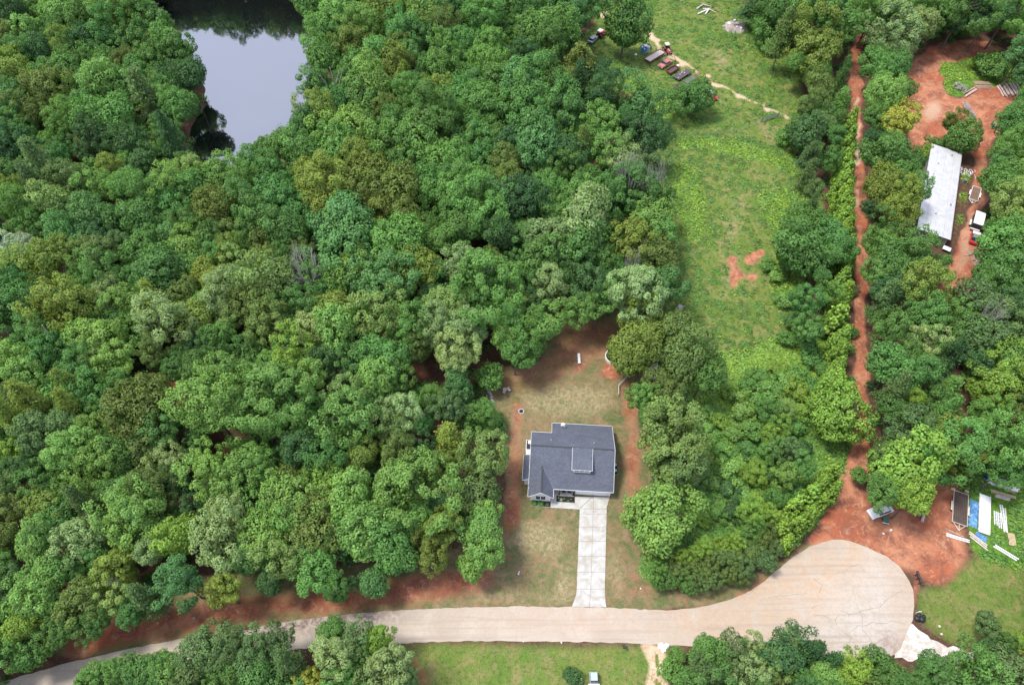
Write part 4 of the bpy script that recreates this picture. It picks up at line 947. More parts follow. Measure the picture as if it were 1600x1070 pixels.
x, y, z, ii = gsample(dens, 14000, 3)
its = []
for i in range(len(x)):
    s_ = tr.uniform(.5, 1.25); a_, b_ = pix(x[i], y[i]); q = 'KKKkL' if b_ < 640 else 'lLlgk'
    its.append((TUFT[i % 6], x[i], y[i], z[i] - .05, s_, s_, s_ * tr.uniform(.5, 1.0), i, col_of(tr.choice(q), tr)))
join_stuff('vine_cover', its, 'bright green vines and brambles blanketing the brushy strip', 'ground cover')
dens = inview * (1 - bare) * (mask([RLAWN, BLAWN, YARD], 1)) * (1 - np.clip(dirt * 1.6, 0, 1)) * (vnoise(3, 41) > .45)
x, y, z, ii = gsample(dens, 5000, 4)
its = []
for i in range(len(x)):
    s_ = tr.uniform(.12, .26); yard = lawn.ravel()[ii[i]] > .5
    its.append((TUFT[i % 6], x[i], y[i], z[i] - .03, s_, s_, s_ * .35, i, col_of(tr.choice('ogs' if yard else 'lgyk'), tr)))
join_stuff('lawn_grass', its, 'uneven short grass tufts over the lawns', 'grass')

# ------------------------------------------------------------------ the house
HX, HY = W(953, 775); HR = R_(-3.7)
house = empty('house', HX, HY, 0, HR, 'white one-storey house with blue-grey shingle roof and front dormer', 'house')
Y0, Z0, SL, YR = -.45, 2.62, .55, 6.1
def zr(y): return Z0 + SL * (y - Y0) if y <= YR else Z0 + SL * (YR - Y0) - SL * (y - YR)
ZR = zr(YR)
def body(mb, x0, x1, y0, y1, drop=.14):
    ys = [y0] + ([YR] if y0 < YR < y1 else []) + [y1]
    prof = [(y0, 0), (y1, 0)] + [(y, zr(y) - drop) for y in reversed(ys)]
    n = len(prof)
    mb.add([(x0, a, b) for a, b in prof] + [(x1, a, b) for a, b in prof],
           [tuple(range(n - 1, -1, -1)), tuple(range(n, 2 * n))] + [(i, (i + 1) % n, n + (i + 1) % n, n + i) for i in range(n)])
mb = MB()
body(mb, -6.3, 0, 0, 12.6); body(mb, -10.75, -6.302, 2.0, 12.6); body(mb, -14.3, -10.752, .2, 9.6)
mb.prof([(-14.3, 0), (-10.7, 0), (-10.7, 2.58), (-12.5, 4.3), (-14.3, 2.58)], -1.7, .198)
mb.box((-14.92, 3.4, 1.28), (1.22, 4.2, 2.56))
mb.build('wall', M['siding'], house)
def board(mb, a, b, w=.05, h=.2, up=.02):
    a, b = Vector(a), Vector(b); d = (b - a).normalized(); s = Vector((-d.y, d.x, 0))
    s = s.normalized() * w / 2; u = Vector((0, 0, 1))
    vs = [a - s - u * h, a + s - u * h, a + s + u * up, a - s + u * up, b - s - u * h, b + s - u * h, b + s + u * up, b - s + u * up]
    mb.add(vs, [(3, 2, 1, 0), (4, 5, 6, 7), (0, 1, 5, 4), (1, 2, 6, 5), (2, 3, 7, 6), (3, 0, 4, 7)])
def roofpart(quads, t=.11):
    mb = MB()
    for q in quads: mb.slab(q, t)
    return mb.build('roof', M['shingle'], house)
XL, XR = -14.72, .32
roof = roofpart([[(XL, Y0, Z0), (XR, Y0, Z0), (XR, YR, ZR), (XL, YR, ZR)],
                 [(XL, YR, ZR), (XR, YR, ZR), (XR, 10.0, zr(10)), (XL, 10.0, zr(10))],
                 [(-10.95, 10.0, zr(10)), (XR, 10.0, zr(10)), (XR, 13.05, zr(13.05)), (-10.95, 13.05, zr(13.05))]])
yv = Y0 + (4.47 - Z0) / SL
wing = roofpart([[(-14.75, -2.15, 2.5), (-12.5, -2.15, 4.5), (-12.5, yv + .2, 4.5), (-14.75, .0, 2.5)],
                 [(-12.5, -2.15, 4.5), (-10.3, -2.15, 2.5), (-10.3, .0, 2.5), (-12.5, yv + .2, 4.5)]])
roofpart([[(-14.35, .95, 3.25), (-14.35, 5.8, 3.25), (-15.9, 5.8, 2.62), (-15.9, .95, 2.62)][::-1]])
mb = MB()                                                    # ridge caps: slightly ragged dark line
for x in np.arange(XL, XR - .3, .33): mb.box((x + .16, YR + rnd.uniform(-.02, .02), ZR + .03), (.30, .26, .05), rnd.uniform(-.06, .06))
mb.build('ridge_cap', M['cushion'], roof); mb = MB()
for y in np.arange(-2.1, yv, .33): mb.box((-12.5 + rnd.uniform(-.02, .02), y + .16, 4.52), (.24, .29, .05), rnd.uniform(-.08, .08))
mb.build('ridge_cap', M['cushion'], wing)
mb = MB()
for a, b in (((XL, Y0 - .03, Z0), (-14.4, Y0 - .03, Z0)), ((-10.28, Y0 - .03, Z0), (XR, Y0 - .03, Z0)), ((XR + .03, Y0, Z0), (XR + .03, YR, ZR)), ((XR + .03, YR, ZR), (XR + .03, 13.05, zr(13.05))),
             ((-10.95, 13.09, zr(13.05)), (XR, 13.09, zr(13.05))), ((XL, 10.04, zr(10)), (-11.0, 10.04, zr(10))), ((-10.98, 10.04, zr(10)), (-10.98, 13.05, zr(13.05))),
             ((XL - .03, 10.0, zr(10)), (XL - .03, YR, ZR)), ((XL - .03, YR, ZR), (XL - .03, .2, zr(.2))),
             ((-14.75, -2.18, 2.5), (-12.5, -2.18, 4.5)), ((-12.5, -2.18, 4.5), (-10.3, -2.18, 2.5)), ((-14.79, -2.15, 2.5), (-14.79, .6, 2.5)), ((-10.26, -2.15, 2.5), (-10.26, -.4, 2.5)),
             ((-15.94, .95, 2.62), (-15.94, 5.8, 2.62)), ((-15.9, .92, 2.62), (-14.4, .92, 3.22))):
    board(mb, a, b, .05, .17, .01)
mb.build('fascia', M['white_paint'], house)
# dormer
dorm = MB()
dorm.add([(-7.0, 2.3, 3.9), (-3.9, 2.3, 3.9), (-3.9, 2.3, 5.40), (-7.0, 2.3, 5.40), (-7.0, 5.8, 5.7), (-3.9, 5.8, 5.7), (-3.9, 5.8, 6.14), (-7.0, 5.8, 6.14)],
         [(0, 1, 2, 3), (1, 5, 6, 2), (4, 0, 3, 7), (5, 4, 7, 6), (3, 2, 6, 7), (0, 4, 5, 1)])
dorm = dorm.build('dormer', M['siding'], house)
mb = MB(); mb.slab([(-7.25, 2.12, 5.46), (-3.65, 2.12, 5.46), (-3.65, 6.08, 6.30), (-7.25, 6.08, 6.30)], .08); mb.build('dormer_roof', M['shingle'], dorm)
mb = MB(); board(mb, (-7.27, 2.10, 5.46), (-3.63, 2.10, 5.46), .04, .10); board(mb, (-7.27, 2.12, 5.46), (-7.27, 6.0, 6.28), .04, .10); board(mb, (-3.63, 2.12, 5.46), (-3.63, 6.0, 6.28), .04, .10); mb.build('trim', M['white_paint'], dorm)
for x in (-6.35, -5.45, -4.55):
    mb = MB(); mb.box((x, 2.28, 4.88), (.80, .03, .46)); f = mb.build('window', M['white_paint'], dorm)
    mb = MB(); mb.box((x, 2.255, 4.88), (.68, .02, .34)); mb.build('pane', M['glass'], dorm)
def window(x, y, z, w, h, face=-1):
    mb = MB()
    mb.box((x, y + face * .03, z), (w + .16, .06, h + .16)); f = mb.build('window', M['white_paint'], house)
    mb = MB()
    for sx in (-w / 4, w / 4): 
        for sz in (-h / 4, h / 4): mb.box((x + sx, y + face * .07, z + sz), (w / 2 - .04, .02, h / 2 - .04))
    mb.build('pane', M['glass'], f)
window(-12.95, -1.7, 1.5, .75, 1.3); window(-12.05, -1.7, 1.5, .75, 1.3)
window(-9.8, 2.0, 1.5, .8, 1.2)
mb = MB(); mb.box((-8.2, 1.97, 1.15), (.95, .05, 2.05)); dr = mb.build('door', M['black'], house)
mb = MB(); mb.box((-7.85, 1.93, 1.1), (.05, .05, .15)); mb.build('handle', M['grey_metal'], dr)
for x in (-14.86,):
    mb = MB(); mb.box((x, 1.27, 1.5), (.5, .04, .9)); mb.build('window', M['white_paint'], house)
mb = MB()
for i in range(4): mb.box((-3.15, -.03, .32 + i * .54), (4.9, .05, .52))
gd = mb.build('garage_door', M['white_paint'], house)
mb = MB(); mb.box((-3.15, -.075, .25), (.35, .04, .05)); mb.build('handle', M['black'], gd)
mb = MB(); mb.box((-8.6, .72, .06), (4.2, 2.5, .18)); mb.build('porch_floor', M['concrete'], house)
for x in (-9.15, -6.6):
    mb = MB(); mb.box((x, -.3, 1.35), (.16, .16, 2.4)); mb.box((x, -.3, .22), (.26, .26, .14)); mb.box((x, -.3, 2.45), (.24, .24, .12)); mb.build('porch_post', M['black'], house)
# roof hardware
def on_roof(x, y): return zr(y)
mb = MB(); mb.tube((-8.9, 12.2, zr(12.2)), (-8.9, 12.1, zr(12.2) + .75), .035); mb.tube((-9.2, 12.6, zr(12.6)), (-8.9, 12.1, zr(12.2) + .5), .025); mb.tube((-8.6, 12.6, zr(12.6)), (-8.9, 12.1, zr(12.2) + .5), .025)
dish = mb.build('satellite_dish', M['white_paint'], house)
mb = MB(); vs = [(-8.9, 11.95, zr(12.2) + .85)]
for ring, (rr_, dz_) in enumerate(((.18, .02), (.36, .10))):
    for k in range(14): a = 2 * math.pi * k / 14; vs.append((-8.9 + math.cos(a) * rr_, 11.95 - dz_ - math.sin(a) * rr_ * .55, zr(12.2) + .85 + math.sin(a) * rr_ * .95 + dz_ * .4))
mb.tube((-8.9, 12.05, zr(12.2) + .78), (-8.9, 11.97, zr(12.2) + .84), .40, .46, 16); mb.tube((-8.9, 11.9, zr(12.2) + .6), (-8.45, 11.5, zr(12.2) + .95), .02); mb.build('reflector', M['white_paint'], dish, True)
for px_, py_ in ((-11.1, 7.9), (-3.3, 7.7)):
    mb = MB(); mb.tube((px_, py_, zr(py_) - .05), (px_, py_, zr(py_) + .35), .06); mb.tube((px_, py_, zr(py_) + .02), (px_, py_, zr(py_) + .06), .16, .08); mb.build('vent_pipe', M['grey_metal'], house)
# landing at the back-left corner
dk = MB(); dk.box((-15.0, 8.9, .45), (1.3, 2.2, .9)); dk = dk.build('landing', M['white_paint'], house)
mb = MB(); mb.box((-15.0, 8.95, .93), (1.1, 1.9, .05)); mb.build('mat', M['black'], dk)
mb = MB(); mb.box((-14.98, 7.3, .3), (1.2, .5, .6)); mb.box((-14.98, 7.55, .6), (1.2, .4, .3)); mb.build('step', M['white_paint'], dk)

def hl(x, y, z=0):           # house-local -> world
    c, s = math.cos(HR), math.sin(HR); return HX + x * c - y * s, HY + x * s + y * c, z
mb = MB()
for a in ((-10.62, -2.9, -5.3, -1.78), (-10.62, -1.78, -9.62, -.56), (-6.3, -1.78, -5.3, -.56)): 
    mb.prism([hl(a[0], a[1])[:2], hl(a[2], a[1])[:2], hl(a[2], a[3])[:2], hl(a[0], a[3])[:2]], -.1, .12)
tag(mb.build('footpath', M['concrete']), kind='structure')
def bedding(x0, y0, x1, y1, label, plants):
    e = empty('planting_bed', *hl((x0 + x1) / 2, (y0 + y1) / 2), rz=HR, label=label, cat='planting bed', group='planting beds in front of the house')
    w, d = x1 - x0, y1 - y0
    mb = MB(); mb.box((0, 0, .06), (w - .1, d - .1, .12)); mb.build('mulch', M['mulch'], e)
    mb = MB(); mb.box((0, -d / 2, .08), (w, .08, .18)); mb.build('edging', M['grey_metal'], e)
    for px_, py_, s_, c_ in plants:
        X, Yp, _ = hl((x0 + x1) / 2 + px_, (y0 + y1) / 2 + py_)
        o = bpy.data.objects.new('garden_plant', plant_me); C.objects.link(o); o.location = (X, Yp, .1); o.scale = (s_, s_, s_); tint_obj(o, c_, rnd)
        tag(o, PLAB.pop(0), 'plant', 'small plants in the front beds')
plant_me = mesh_only('garden_plant', small_leaves(260, rngS, sz=.15))
PLAB = ['left of two round green bushes under the gable windows', 'right of two round green bushes under the gable windows', 'small dusty plant at the right end of the gable bed',
        'pale plant at the left end of the black porch bed', 'white-topped plant second from the left in the black porch bed', 'low plant in the middle of the black porch bed', 'greyish plant right of the middle of the black porch bed', 'tiny plant near the right end of the black porch bed']
bedding(-14.2, -2.85, -10.68, -1.8, 'dark mulched bed with green bushes under the gable windows', [(-1.25, 0, .62, 'l'), (-.05, 0, .62, 'l'), (1.2, 0, .35, 's')])
bedding(-9.6, -1.76, -6.32, -.58, 'black mulch bed set in the concrete before the porch', [(-1.3, .2, .18, 'P'), (-.8, -.1, .3, 'W'), (-.3, .1, .2, 'y'), (.45, -.25, .26, 's'), (.95, .1, .14, 'P')])
def chair(x, y, z, rz, label, mat='cushion', group='chairs on the porch', nm='patio_chair'):
    e = empty(nm, x, y, z, rz, label, 'chair', group)
    mb = MB(); mb.box((0, 0, .42), (.58, .55, .10), bev=.03); mb.build('seat', M[mat], e)
    mb = MB(); mb.box((0, .28, .75), (.58, .08, .6), tilt=-.2); mb.build('backrest', M[mat], e)
    for sx in (-.27, .27):
        mb = MB(); mb.box((sx, .02, .6), (.05, .55, .05)); mb.build('armrest', M['black'], e)
        for sy in (-.25, .25): mb = MB(); mb.tube((sx, sy, 0), (sx, sy, .58), .02); mb.build('leg', M['black'], e)
X, Yq, _ = hl(-8.35, .2); chair(X, Yq, .15, HR + .1, 'dark porch chair, the left one of the pair under the eave')
X, Yq, _ = hl(-7.35, .2); chair(X, Yq, .15, HR - .1, 'dark porch chair, the right one of the pair under the eave')
# table on the landing, grill, air conditioners
def pt(x, y, z=0): return hl(x, y, z)
X, Yq, _ = hl(-15.0, 9.2)
e = empty('round_table', X, Yq, .96, 0, 'small round white table on the black mat behind the house', 'table')
mb = MB(); mb.tube((0, 0, .5), (0, 0, .55), .32, .32, 16); mb.build('tabletop', M['white_paint'], e); mb = MB(); mb.tube((0, 0, 0), (0, 0, .5), .04); mb.tube((0, 0, 0), (0, 0, .03), .2, .2, 12); mb.build('leg', M['white_paint'], e)
for k, yy in enumerate((5.9, 4.75)):
    X, Yq, _ = hl(.95, yy)
    e = empty('air_conditioner', X, Yq, 0, HR, ('farther' if k == 0 else 'nearer') + ' dark air conditioning unit at the house right wall', 'air conditioner', 'air conditioners beside the house')
    mb = MB(); mb.box((0, 0, .05), (.95, .95, .1)); mb.build('pad', M['concrete'], e)
    mb = MB(); mb.box((0, 0, .5), (.78, .78, .8), bev=.03)
    for q in range(6): mb.box((0, 0, .2 + q * .12), (.80, .80, .03))
    mb.build('cabinet', M['black'], e)
    mb = MB(); mb.tube((0, 0, .905), (0, 0, .93), .33, .3, 14); mb.build('fan_grille', M['grey_metal'], e)
X, Yq, _ = hl(.9, 7.1); e = empty('utility_meter', X, Yq, 0, HR, 'small pale meter box beside the air conditioners', 'meter'); mb = MB(); mb.box((-.5, 0, 1.3), (.2, .35, .5)); mb.build('box', M['grey_metal'], e); mb = MB(); mb.tube((-.5, 0, 0), (-.5, 0, 1.1), .04); mb.build('pipe', M['grey_metal'], e)

# ------------------------------------------------------------------ yard things
def rock_mb(mb, x, y, z, r, rr):
    vs = []; n = 7
    for j, (h, k) in enumerate(((0, .85), (.45, 1), (.85, .55))):
        for i in range(n): a = 2 * math.pi * i / n + j * .3; q = r * k * rr.uniform(.8, 1.15); vs.append((x + math.cos(a) * q, y + math.sin(a) * q, z + h * r * rr.uniform(.85, 1.1)))
    fs = [(j * n + i, j * n + (i + 1) % n, (j + 1) * n + (i + 1) % n, (j + 1) * n + i) for j in (0, 1) for i in range(n)] + [tuple(2 * n + i for i in range(n)), tuple(range(n - 1, -1, -1))]
    mb.add(vs, fs)
def rock(px, py, r, label, mat='rock', group=None):
    x, y = at(px, py); mb = MB(); rock_mb(mb, 0, 0, -.05, r, random.Random(int(px + py)))
    o = mb.build('rock', M[mat]); o.location = (x, y, 0); return tag(o, label, 'rock', group)
edge = [(759, 605), (762, 608), (764, 612), (766, 616), (768, 620), (769, 625), (771, 629), (772, 633)]
ordn = ['farthest', 'second farthest', 'third farthest', 'fourth farthest', 'fourth nearest', 'third nearest', 'second nearest', 'nearest']
for (a, b), o_ in zip(edge, ordn): rock(a, b, rnd.uniform(.28, .45), f'{o_} pale stone in the curved border left of the back lawn', 'rock', 'stones edging the back lawn')
for a, b, l in ((788, 614.5, 'left pale garden chair by the round table on the back lawn'), (795.5, 611, 'right pale garden chair by the round table on the back lawn')):
    x, y = at(a, b); chair(x, y, 0, rnd.uniform(0, 6), l, 'wood_white', 'garden chairs on the back lawn', 'garden_chair')
x, y = at(789, 610.5); e = empty('garden_table', x, y, 0, 0, 'small round pale table between two garden chairs', 'table')
mb = MB(); mb.tube((0, 0, .55), (0, 0, .6), .45, .45, 16); mb.build('tabletop', M['wood_white'], e)
for k in range(3): mb = MB(); mb.tube((.3 * math.cos(k * 2.1), .3 * math.sin(k * 2.1), 0), (0, 0, .55), .02); mb.build('leg', M['black'], e)
x, y = at(814.5, 642.5); e = empty('fire_pit', x, y, 0, 0, 'small round fire ring with dark centre on the back lawn', 'fire pit')
mb = MB()
for k in range(11): a = k * 2 * math.pi / 11; rock_mb(mb, .5 * math.cos(a), .5 * math.sin(a), 0, .15, rnd)
mb.build('stone_ring', M['rock'], e); mb = MB(); mb.tube((0, 0, .01), (0, 0, .07), .4, .36, 14); mb.build('ash', M['mulch'], e)
# bent white bench
x, y = at(904.5, 561.5); e = empty('bench', x, y, 0, R_(90), 'narrow white wavy bench standing alone on the back lawn', 'bench')
mb = MB(); prof = [(-1.2, .30), (-.9, .42), (-.4, .34), (.1, .40), (.6, .33), (1.2, .42)]
mb.add([(a, s_, z + q) for a, z in prof for s_, q in ((-.26, 0), (.26, 0), (.26, .08), (-.26, .08))],
       [(i * 4 + k, i * 4 + (k + 1) % 4, i * 4 + 4 + (k + 1) % 4, i * 4 + 4 + k) for i in range(5) for k in range(4)] + [(3, 2, 1, 0), (20, 21, 22, 23)])
mb.build('seat', M['white_paint'], e)
for a in (-.9, .9): mb = MB(); mb.box((a, 0, .17), (.1, .44, .34)); mb.build('leg', M['white_paint'], e)
# above-ground pool mostly under the oak
x, y = at(958.5, 559); e = empty('swimming_pool', x, y, 0, 0, 'round white-rimmed pool mostly hidden under the oaks', 'pool')
mb = MB(); n = 40; R1, R2 = 1.75, 1.62
vs = [(math.cos(2 * math.pi * i / n) * r_, math.sin(2 * math.pi * i / n) * r_, z_) for r_, z_ in ((R1, 0), (R1, .75), (R2, .75), (R2, .1)) for i in range(n)]
mb.add(vs, [(j * n + i, j * n + (i + 1) % n, (j + 1) * n + (i + 1) % n, (j + 1) * n + i) for j in range(3) for i in range(n)]); mb.build('pool_wall', M['white_paint'], e)
mb = MB(); mb.tube((0, 0, .1), (0, 0, .6), R2 - .02, R2 - .02, n); mb.build('pool_water', M['water'], e)
# white canopy glimpsed through the oak crown
x, y = at(1019, 590); e = empty('canopy_tent', x, y, 0, .3, 'white canopy top showing through the oaks right of the back lawn', 'canopy')
mb = MB(); q = 1.7; mb.add([(-q, -q, 2.3), (q, -q, 2.3), (q, q, 2.3), (-q, q, 2.3), (0, 0, 3.1), (-q, -q, 2.1), (q, -q, 2.1), (q, q, 2.1), (-q, q, 2.1)], [(0, 1, 4), (1, 2, 4), (2, 3, 4), (3, 0, 4), (5, 6, 1, 0), (6, 7, 2, 1), (7, 8, 3, 2), (8, 5, 0, 3), (8, 7, 6, 5)]); mb.build('canopy', M['white_paint'], e)
for a in (-1.6, 1.6):
    for b in (-1.6, 1.6): mb = MB(); mb.tube((a, b, 0), (a, b, 2.15), .03); mb.build('pole', M['grey_metal'], e)
# short fence at the yard's right edge
def fence_panel(a, b, h, label, name='fence', mat='wood_white', gr='fence lengths at the edge of the back lawn'):
    p, q = W(*a), W(*b); e = empty(name, p[0], p[1], 0, math.atan2(q[1] - p[1], q[0] - p[0]), label, 'fence', gr); L = math.hypot(q[0] - p[0], q[1] - p[1])
    for t in (0, L): mb = MB(); mb.tube((t, 0, 0), (t, 0, h + .1), .05); mb.build('post', M[mat], e)
    for z in (.3, .65, 1.0): 
        if z < h + .1: mb = MB(); mb.box((L / 2, 0, z), (L, .04, .09)); mb.build('rail', M[mat], e)
fence_panel((966, 619), (966, 604), 1.0, 'short pale fence length running along the lawn edge'); fence_panel((966.5, 604), (978, 592), 1.0, 'short pale fence length angling under the oaks')
x, y = at(1006.5, 652); e = empty('post', x, y, 0, 0, 'lone weathered post at the right edge of the back lawn', 'post'); mb = MB(); mb.tube((0, 0, 0), (.05, .1, 2.0), .09, .07); mb.build('shaft', M['bark'], e); mb = MB(); mb.box((.05, .1, 2.02), (.22, .22, .05)); mb.build('cap', M['bark'], e)
# stumps, stray stones and litter
for a, b, r_, l, m_ in ((811, 893, .14, 'tiny white stone on the front lawn, the farther of two', 'rock_white'), (810, 896, .16, 'tiny white stone on the front lawn, the nearer of two', 'rock_white'), (1001, 919, .16, 'small white stone right of the driveway foot', 'rock_white'),
    (1468, 978, .2, 'small white stone on the right lawn, the farther one', 'rock_white'), (1471, 990, .18, 'small white stone on the right lawn, the nearer one', 'rock_white'), (908.5, 1061, .2, 'white stone left of the little white cart', 'rock_white'), (908.7, 1067, .2, 'white stone nearest the bottom edge by the cart', 'rock_white'),
    (1032, 1009, .55, 'large white boulder at the mouth of the bottom gravel drive', 'rock_white'), (1038, 1012, .65, 'larger white boulder right of the drive mouth', 'rock_white'), (1042, 1008, .4, 'smaller white boulder at the road edge by the drive', 'rock_white'), (1036, 1016, .35, 'lowest white boulder of the group by the drive', 'rock_white'),
    (1380, 833, .22, 'small pale stone on red soil near the cul-de-sac', 'rock_white'), (1285, 513, .3, 'pale stone in the cedar shade', 'rock'), (303, 965, .22, 'small brown-grey stone on the red verge', 'rock'), (818, 1001.5, .14, 'pale stone at the near road edge', 'rock_white'), (877, 1003, .16, 'white stone on the grass beside the road', 'rock_white')): rock(a, b, r_, l, m_)
x, y = at(1391, 829); e = empty('jug', x, y, 0, 0, 'upright white jug on red soil above the cul-de-sac', 'jug'); mb = MB(); mb.tube((0, 0, 0), (0, 0, .5), .2, .2, 10); mb.tube((0, 0, .5), (0, 0, .66), .2, .08, 10); mb.build('body', M['white_paint'], e); mb = MB(); mb.tube((0, 0, .66), (0, 0, .74), .08, .08, 8); mb.build('cap', M['wood_pale'], e)
x, y = at(1062, 481); mb = MB(); mb.tube((0, 0, 0), (.05, 0, .55), .8, .55, 11); mb.path([(0, 0, .1), (1.3, .5, .05)], .2, .05); mb.path([(0, 0, .1), (-1.2, .3, .05)], .2, .05); mb.path([(0, 0, .1), (.4, -1.1, .05)], .2, .05)
o = mb.build('tree_stump', M['dead']); o.location = (x, y, 0); tag(o, 'grey-brown stump with spread roots at the pasture edge', 'stump')

# ------------------------------------------------------------------ mailboxes
def mailbox(px, py, label, extra=0, s=1.0):
    x, y = at(px, py); e = empty('mailbox', x, y, 0, R_(180 + 10 * extra), label, 'mailbox', 'mailboxes beside the cul-de-sac')
    mb = MB(); mb.box((0, 0, .55), (.1, .1, 1.1)); mb.build('post', M['black'], e)
    mb = MB(); n = 8; pr = [(-.11 * s, 0), (.11 * s, 0)] + [(.11 * s * math.cos(a), .12 + .12 * s * math.sin(a)) for a in [math.pi * k / n for k in range(n + 1)]]
    mb.prof([(a * 1.6, 1.1 + b * 1.6) for a, b in pr], -.35, .35); bx_ = mb.build('box', M['black'], e)
    mb = MB(); mb.box((.22, 0, 1.35), (.02, .08, .2)); mb.build('flag', M['red'], bx_)
mailbox(1429, 899, 'farthest black mailbox on the red strip by the cul-de-sac'); mailbox(1431, 905, 'middle black mailbox on the red strip by the cul-de-sac', 1); mailbox(1434, 912, 'nearest black mailbox of the three on the red strip', 2, 1.2)
mailbox(974, 1012, 'lone black mailbox on the lawn below the road', 3)
x, y = at(1436, 966); e = empty('refuse_bags', x, y, 0, 0, 'heap of black bags by two white posts at the gravel track', 'bags')
for k, (a, b, r_) in enumerate(((-.35, 0, .55), (.4, -.1, .6), (.1, .5, .45), (.9, .3, .35))):
    mb = MB(); rock_mb(mb, a, b, 0, r_, rnd); mb.build('bag', M['black'], e, True)
for k, (a, b) in enumerate(((1431.5, 957), (1434, 957))):
    x, y = at(a, b); o = MB().tube((0, 0, 0), (0, -.1, 1.2), .07).build('marker_post', M['white_paint']); o.location = (x, y, 0); tag(o, ('left' if k == 0 else 'right') + ' of two white posts beside the black bags', 'post', 'white posts by the gravel track')

# ------------------------------------------------------------------ vehicles
def wheels(e, L, Wd, r=.34, xs=None, m='rubber'):
    for x in (xs or (-L * .31, L * .31)):
        for sgn in (-1, 1):
            mb = MB(); mb.tube((x, sgn * (Wd / 2 - .20), r), (x, sgn * (Wd / 2 + .02), r), r, r, 14); w = mb.build('wheel', M[m], e)
            mb = MB(); mb.tube((x, sgn * (Wd / 2 + .02), r), (x, sgn * (Wd / 2 + .04), r), r * .55, r * .5, 10); mb.build('rim', M['grey_metal'], w)
def car(px, py, rz, label, body_m, roof_m, L=4.4, Wd=1.8, H=1.5, group=None, nm='car', hood_m=None, cat='car'):
    x, y = at(px, py); e = empty(nm, x, y, 0, rz, label, cat, group)
    h = L / 2
    mb = MB(); mb.prof([(-h, .35), (h, .35), (h, .72), (h - .25, .86), (h * .42, .98), (-h * .72, .98), (-h, .88)], -Wd / 2, Wd / 2); mb.build('body', M[body_m], e)
    mb = MB(); a0, a1, b0, b1 = -h * .70, h * .40, -h * .48, h * .12; w0, w1 = Wd / 2 - .05, Wd / 2 - .22
    mb.add([(a0, -w0, .97), (a1, -w0, .97), (a1, w0, .97), (a0, w0, .97), (b0, -w1, H - .06), (b1, -w1, H - .06), (b1, w1, H - .06), (b0, w1, H - .06)], [(3, 2, 1, 0), (4, 5, 6, 7), (0, 1, 5, 4), (1, 2, 6, 5), (2, 3, 7, 6), (3, 0, 4, 7)]); mb.build('window_glass', M['glass'], e)
    mb = MB(); mb.box(((b0 + b1) / 2, 0, H - .02), (b1 - b0 + .08, 2 * w1 + .06, .08), bev=.03); mb.build('roof', M[roof_m], e)
    mb = MB(); mb.box((h * .70, 0, .95), (h * .52, Wd - .25, .06), tilt=0, bev=.04); mb.build('bonnet', M[hood_m or body_m], e)
    for s_ in (-1, 1):
        mb = MB(); mb.box((h + .01, s_ * Wd * .34, .66), (.05, .32, .16)); mb.build('headlight', M['white_paint'], e)
        mb = MB(); mb.box((a1 - .2, s_ * (Wd / 2 + .06), 1.0), (.1, .16, .12)); mb.build('mirror', M[body_m], e)
    wheels(e, L, Wd); return e
def flatbed(px, py, rz, label, L, Wd, deck_m, frame_m, z=.62, tongue=1.3, wheel_x=None, group=None, rail=.12, nm='flatbed_trailer', slat=None, fenders=True, wh=True):
    x, y = at(px, py); e = empty(nm, x, y, 0, rz, label, 'trailer', group)
    mb = MB(); n = 9 if slat is None else slat
    for k in range(n): mb.box((0, -Wd / 2 + Wd * (k + .5) / n, z), (L - .1, Wd / n - .025, .06 + rnd.uniform(-.01, .01)))
    mb.build('deck', M[deck_m], e)
    mb = MB()
    for s_ in (-1, 1): mb.box((0, s_ * (Wd / 2 + .04), z + rail / 2 - .05), (L + .16, .08, rail + .1)); mb.box((s_ * (L / 2 + .04), 0, z + rail / 2 - .05), (.08, Wd, rail + .1))
    mb.build('frame', M[frame_m], e)
    if tongue:
        mb = MB()
        for s_ in (-1, 1): mb.path([(L / 2, s_ * Wd * .42, z - .1), (L / 2 + tongue, 0, z - .12)], .06, .06)
        mb.path([(L / 2, 0, z - .1), (L / 2 + tongue + .15, 0, z - .1)], .05); mb.build('tongue', M[frame_m], e)
    if wh:
        xs = wheel_x or (-.45, .45)
        wheels(e, L, Wd + (.5 if fenders else 0), .33, xs)
        if fenders:
            for s_ in (-1, 1): mb = MB(); mb.box((sum(xs) / len(xs), s_ * (Wd / 2 + .24), .74), (max(xs) - min(xs) + .9, .3, .05), bev=.05); mb.build('fender', M[frame_m], e)
    return e
# right-hand yard by the shed
h_ = heading((1517, 390), (1525, 360))
car(1521.5, 375, h_, 'red and white car parked behind the white box trailer', 'red', 'grey_metal', 4.3, 1.9, 1.6, hood_m='white_paint')
x, y = at(1523, 352); e = empty('box_trailer', x, y, 0, heading((1518, 360), (1526, 328)), 'enclosed white-roofed trailer with dark back beside the dirt track', 'trailer')
mb = MB(); mb.box((0, 0, 1.45), (4.6, 2.1, 1.7)); mb.build('box', M['black'], e); mb = MB(); mb.box((0, 0, 2.34), (4.7, 2.2, .08), bev=.05); mb.build('roof', M['white_paint'], e)
mb = MB(); mb.box((-2.45, 0, .7), (.3, 2.1, .3)); mb.box((-.4, 1.25, .75), (1.8, .34, .3)); mb.box((-.4, -1.25, .75), (1.8, .34, .3)); mb.build('chassis', M['white_paint'], e); wheels(e, 4.6, 2.5, .35, (-.8, .1))
for s_ in (-1, 1): mb = MB(); mb.box((-2.62, s_ * .8, .72), (.04, .25, .12)); mb.build('tail_light', M['red'], e)
flatbed(1521.5, 306, heading((1527, 290), (1516, 325)), 'flat trailer with brown plank deck and white frame on the dirt track', 5.2, 1.9, 'wood_brown', 'white_paint', tongue=1.0, group=None, rail=.2)
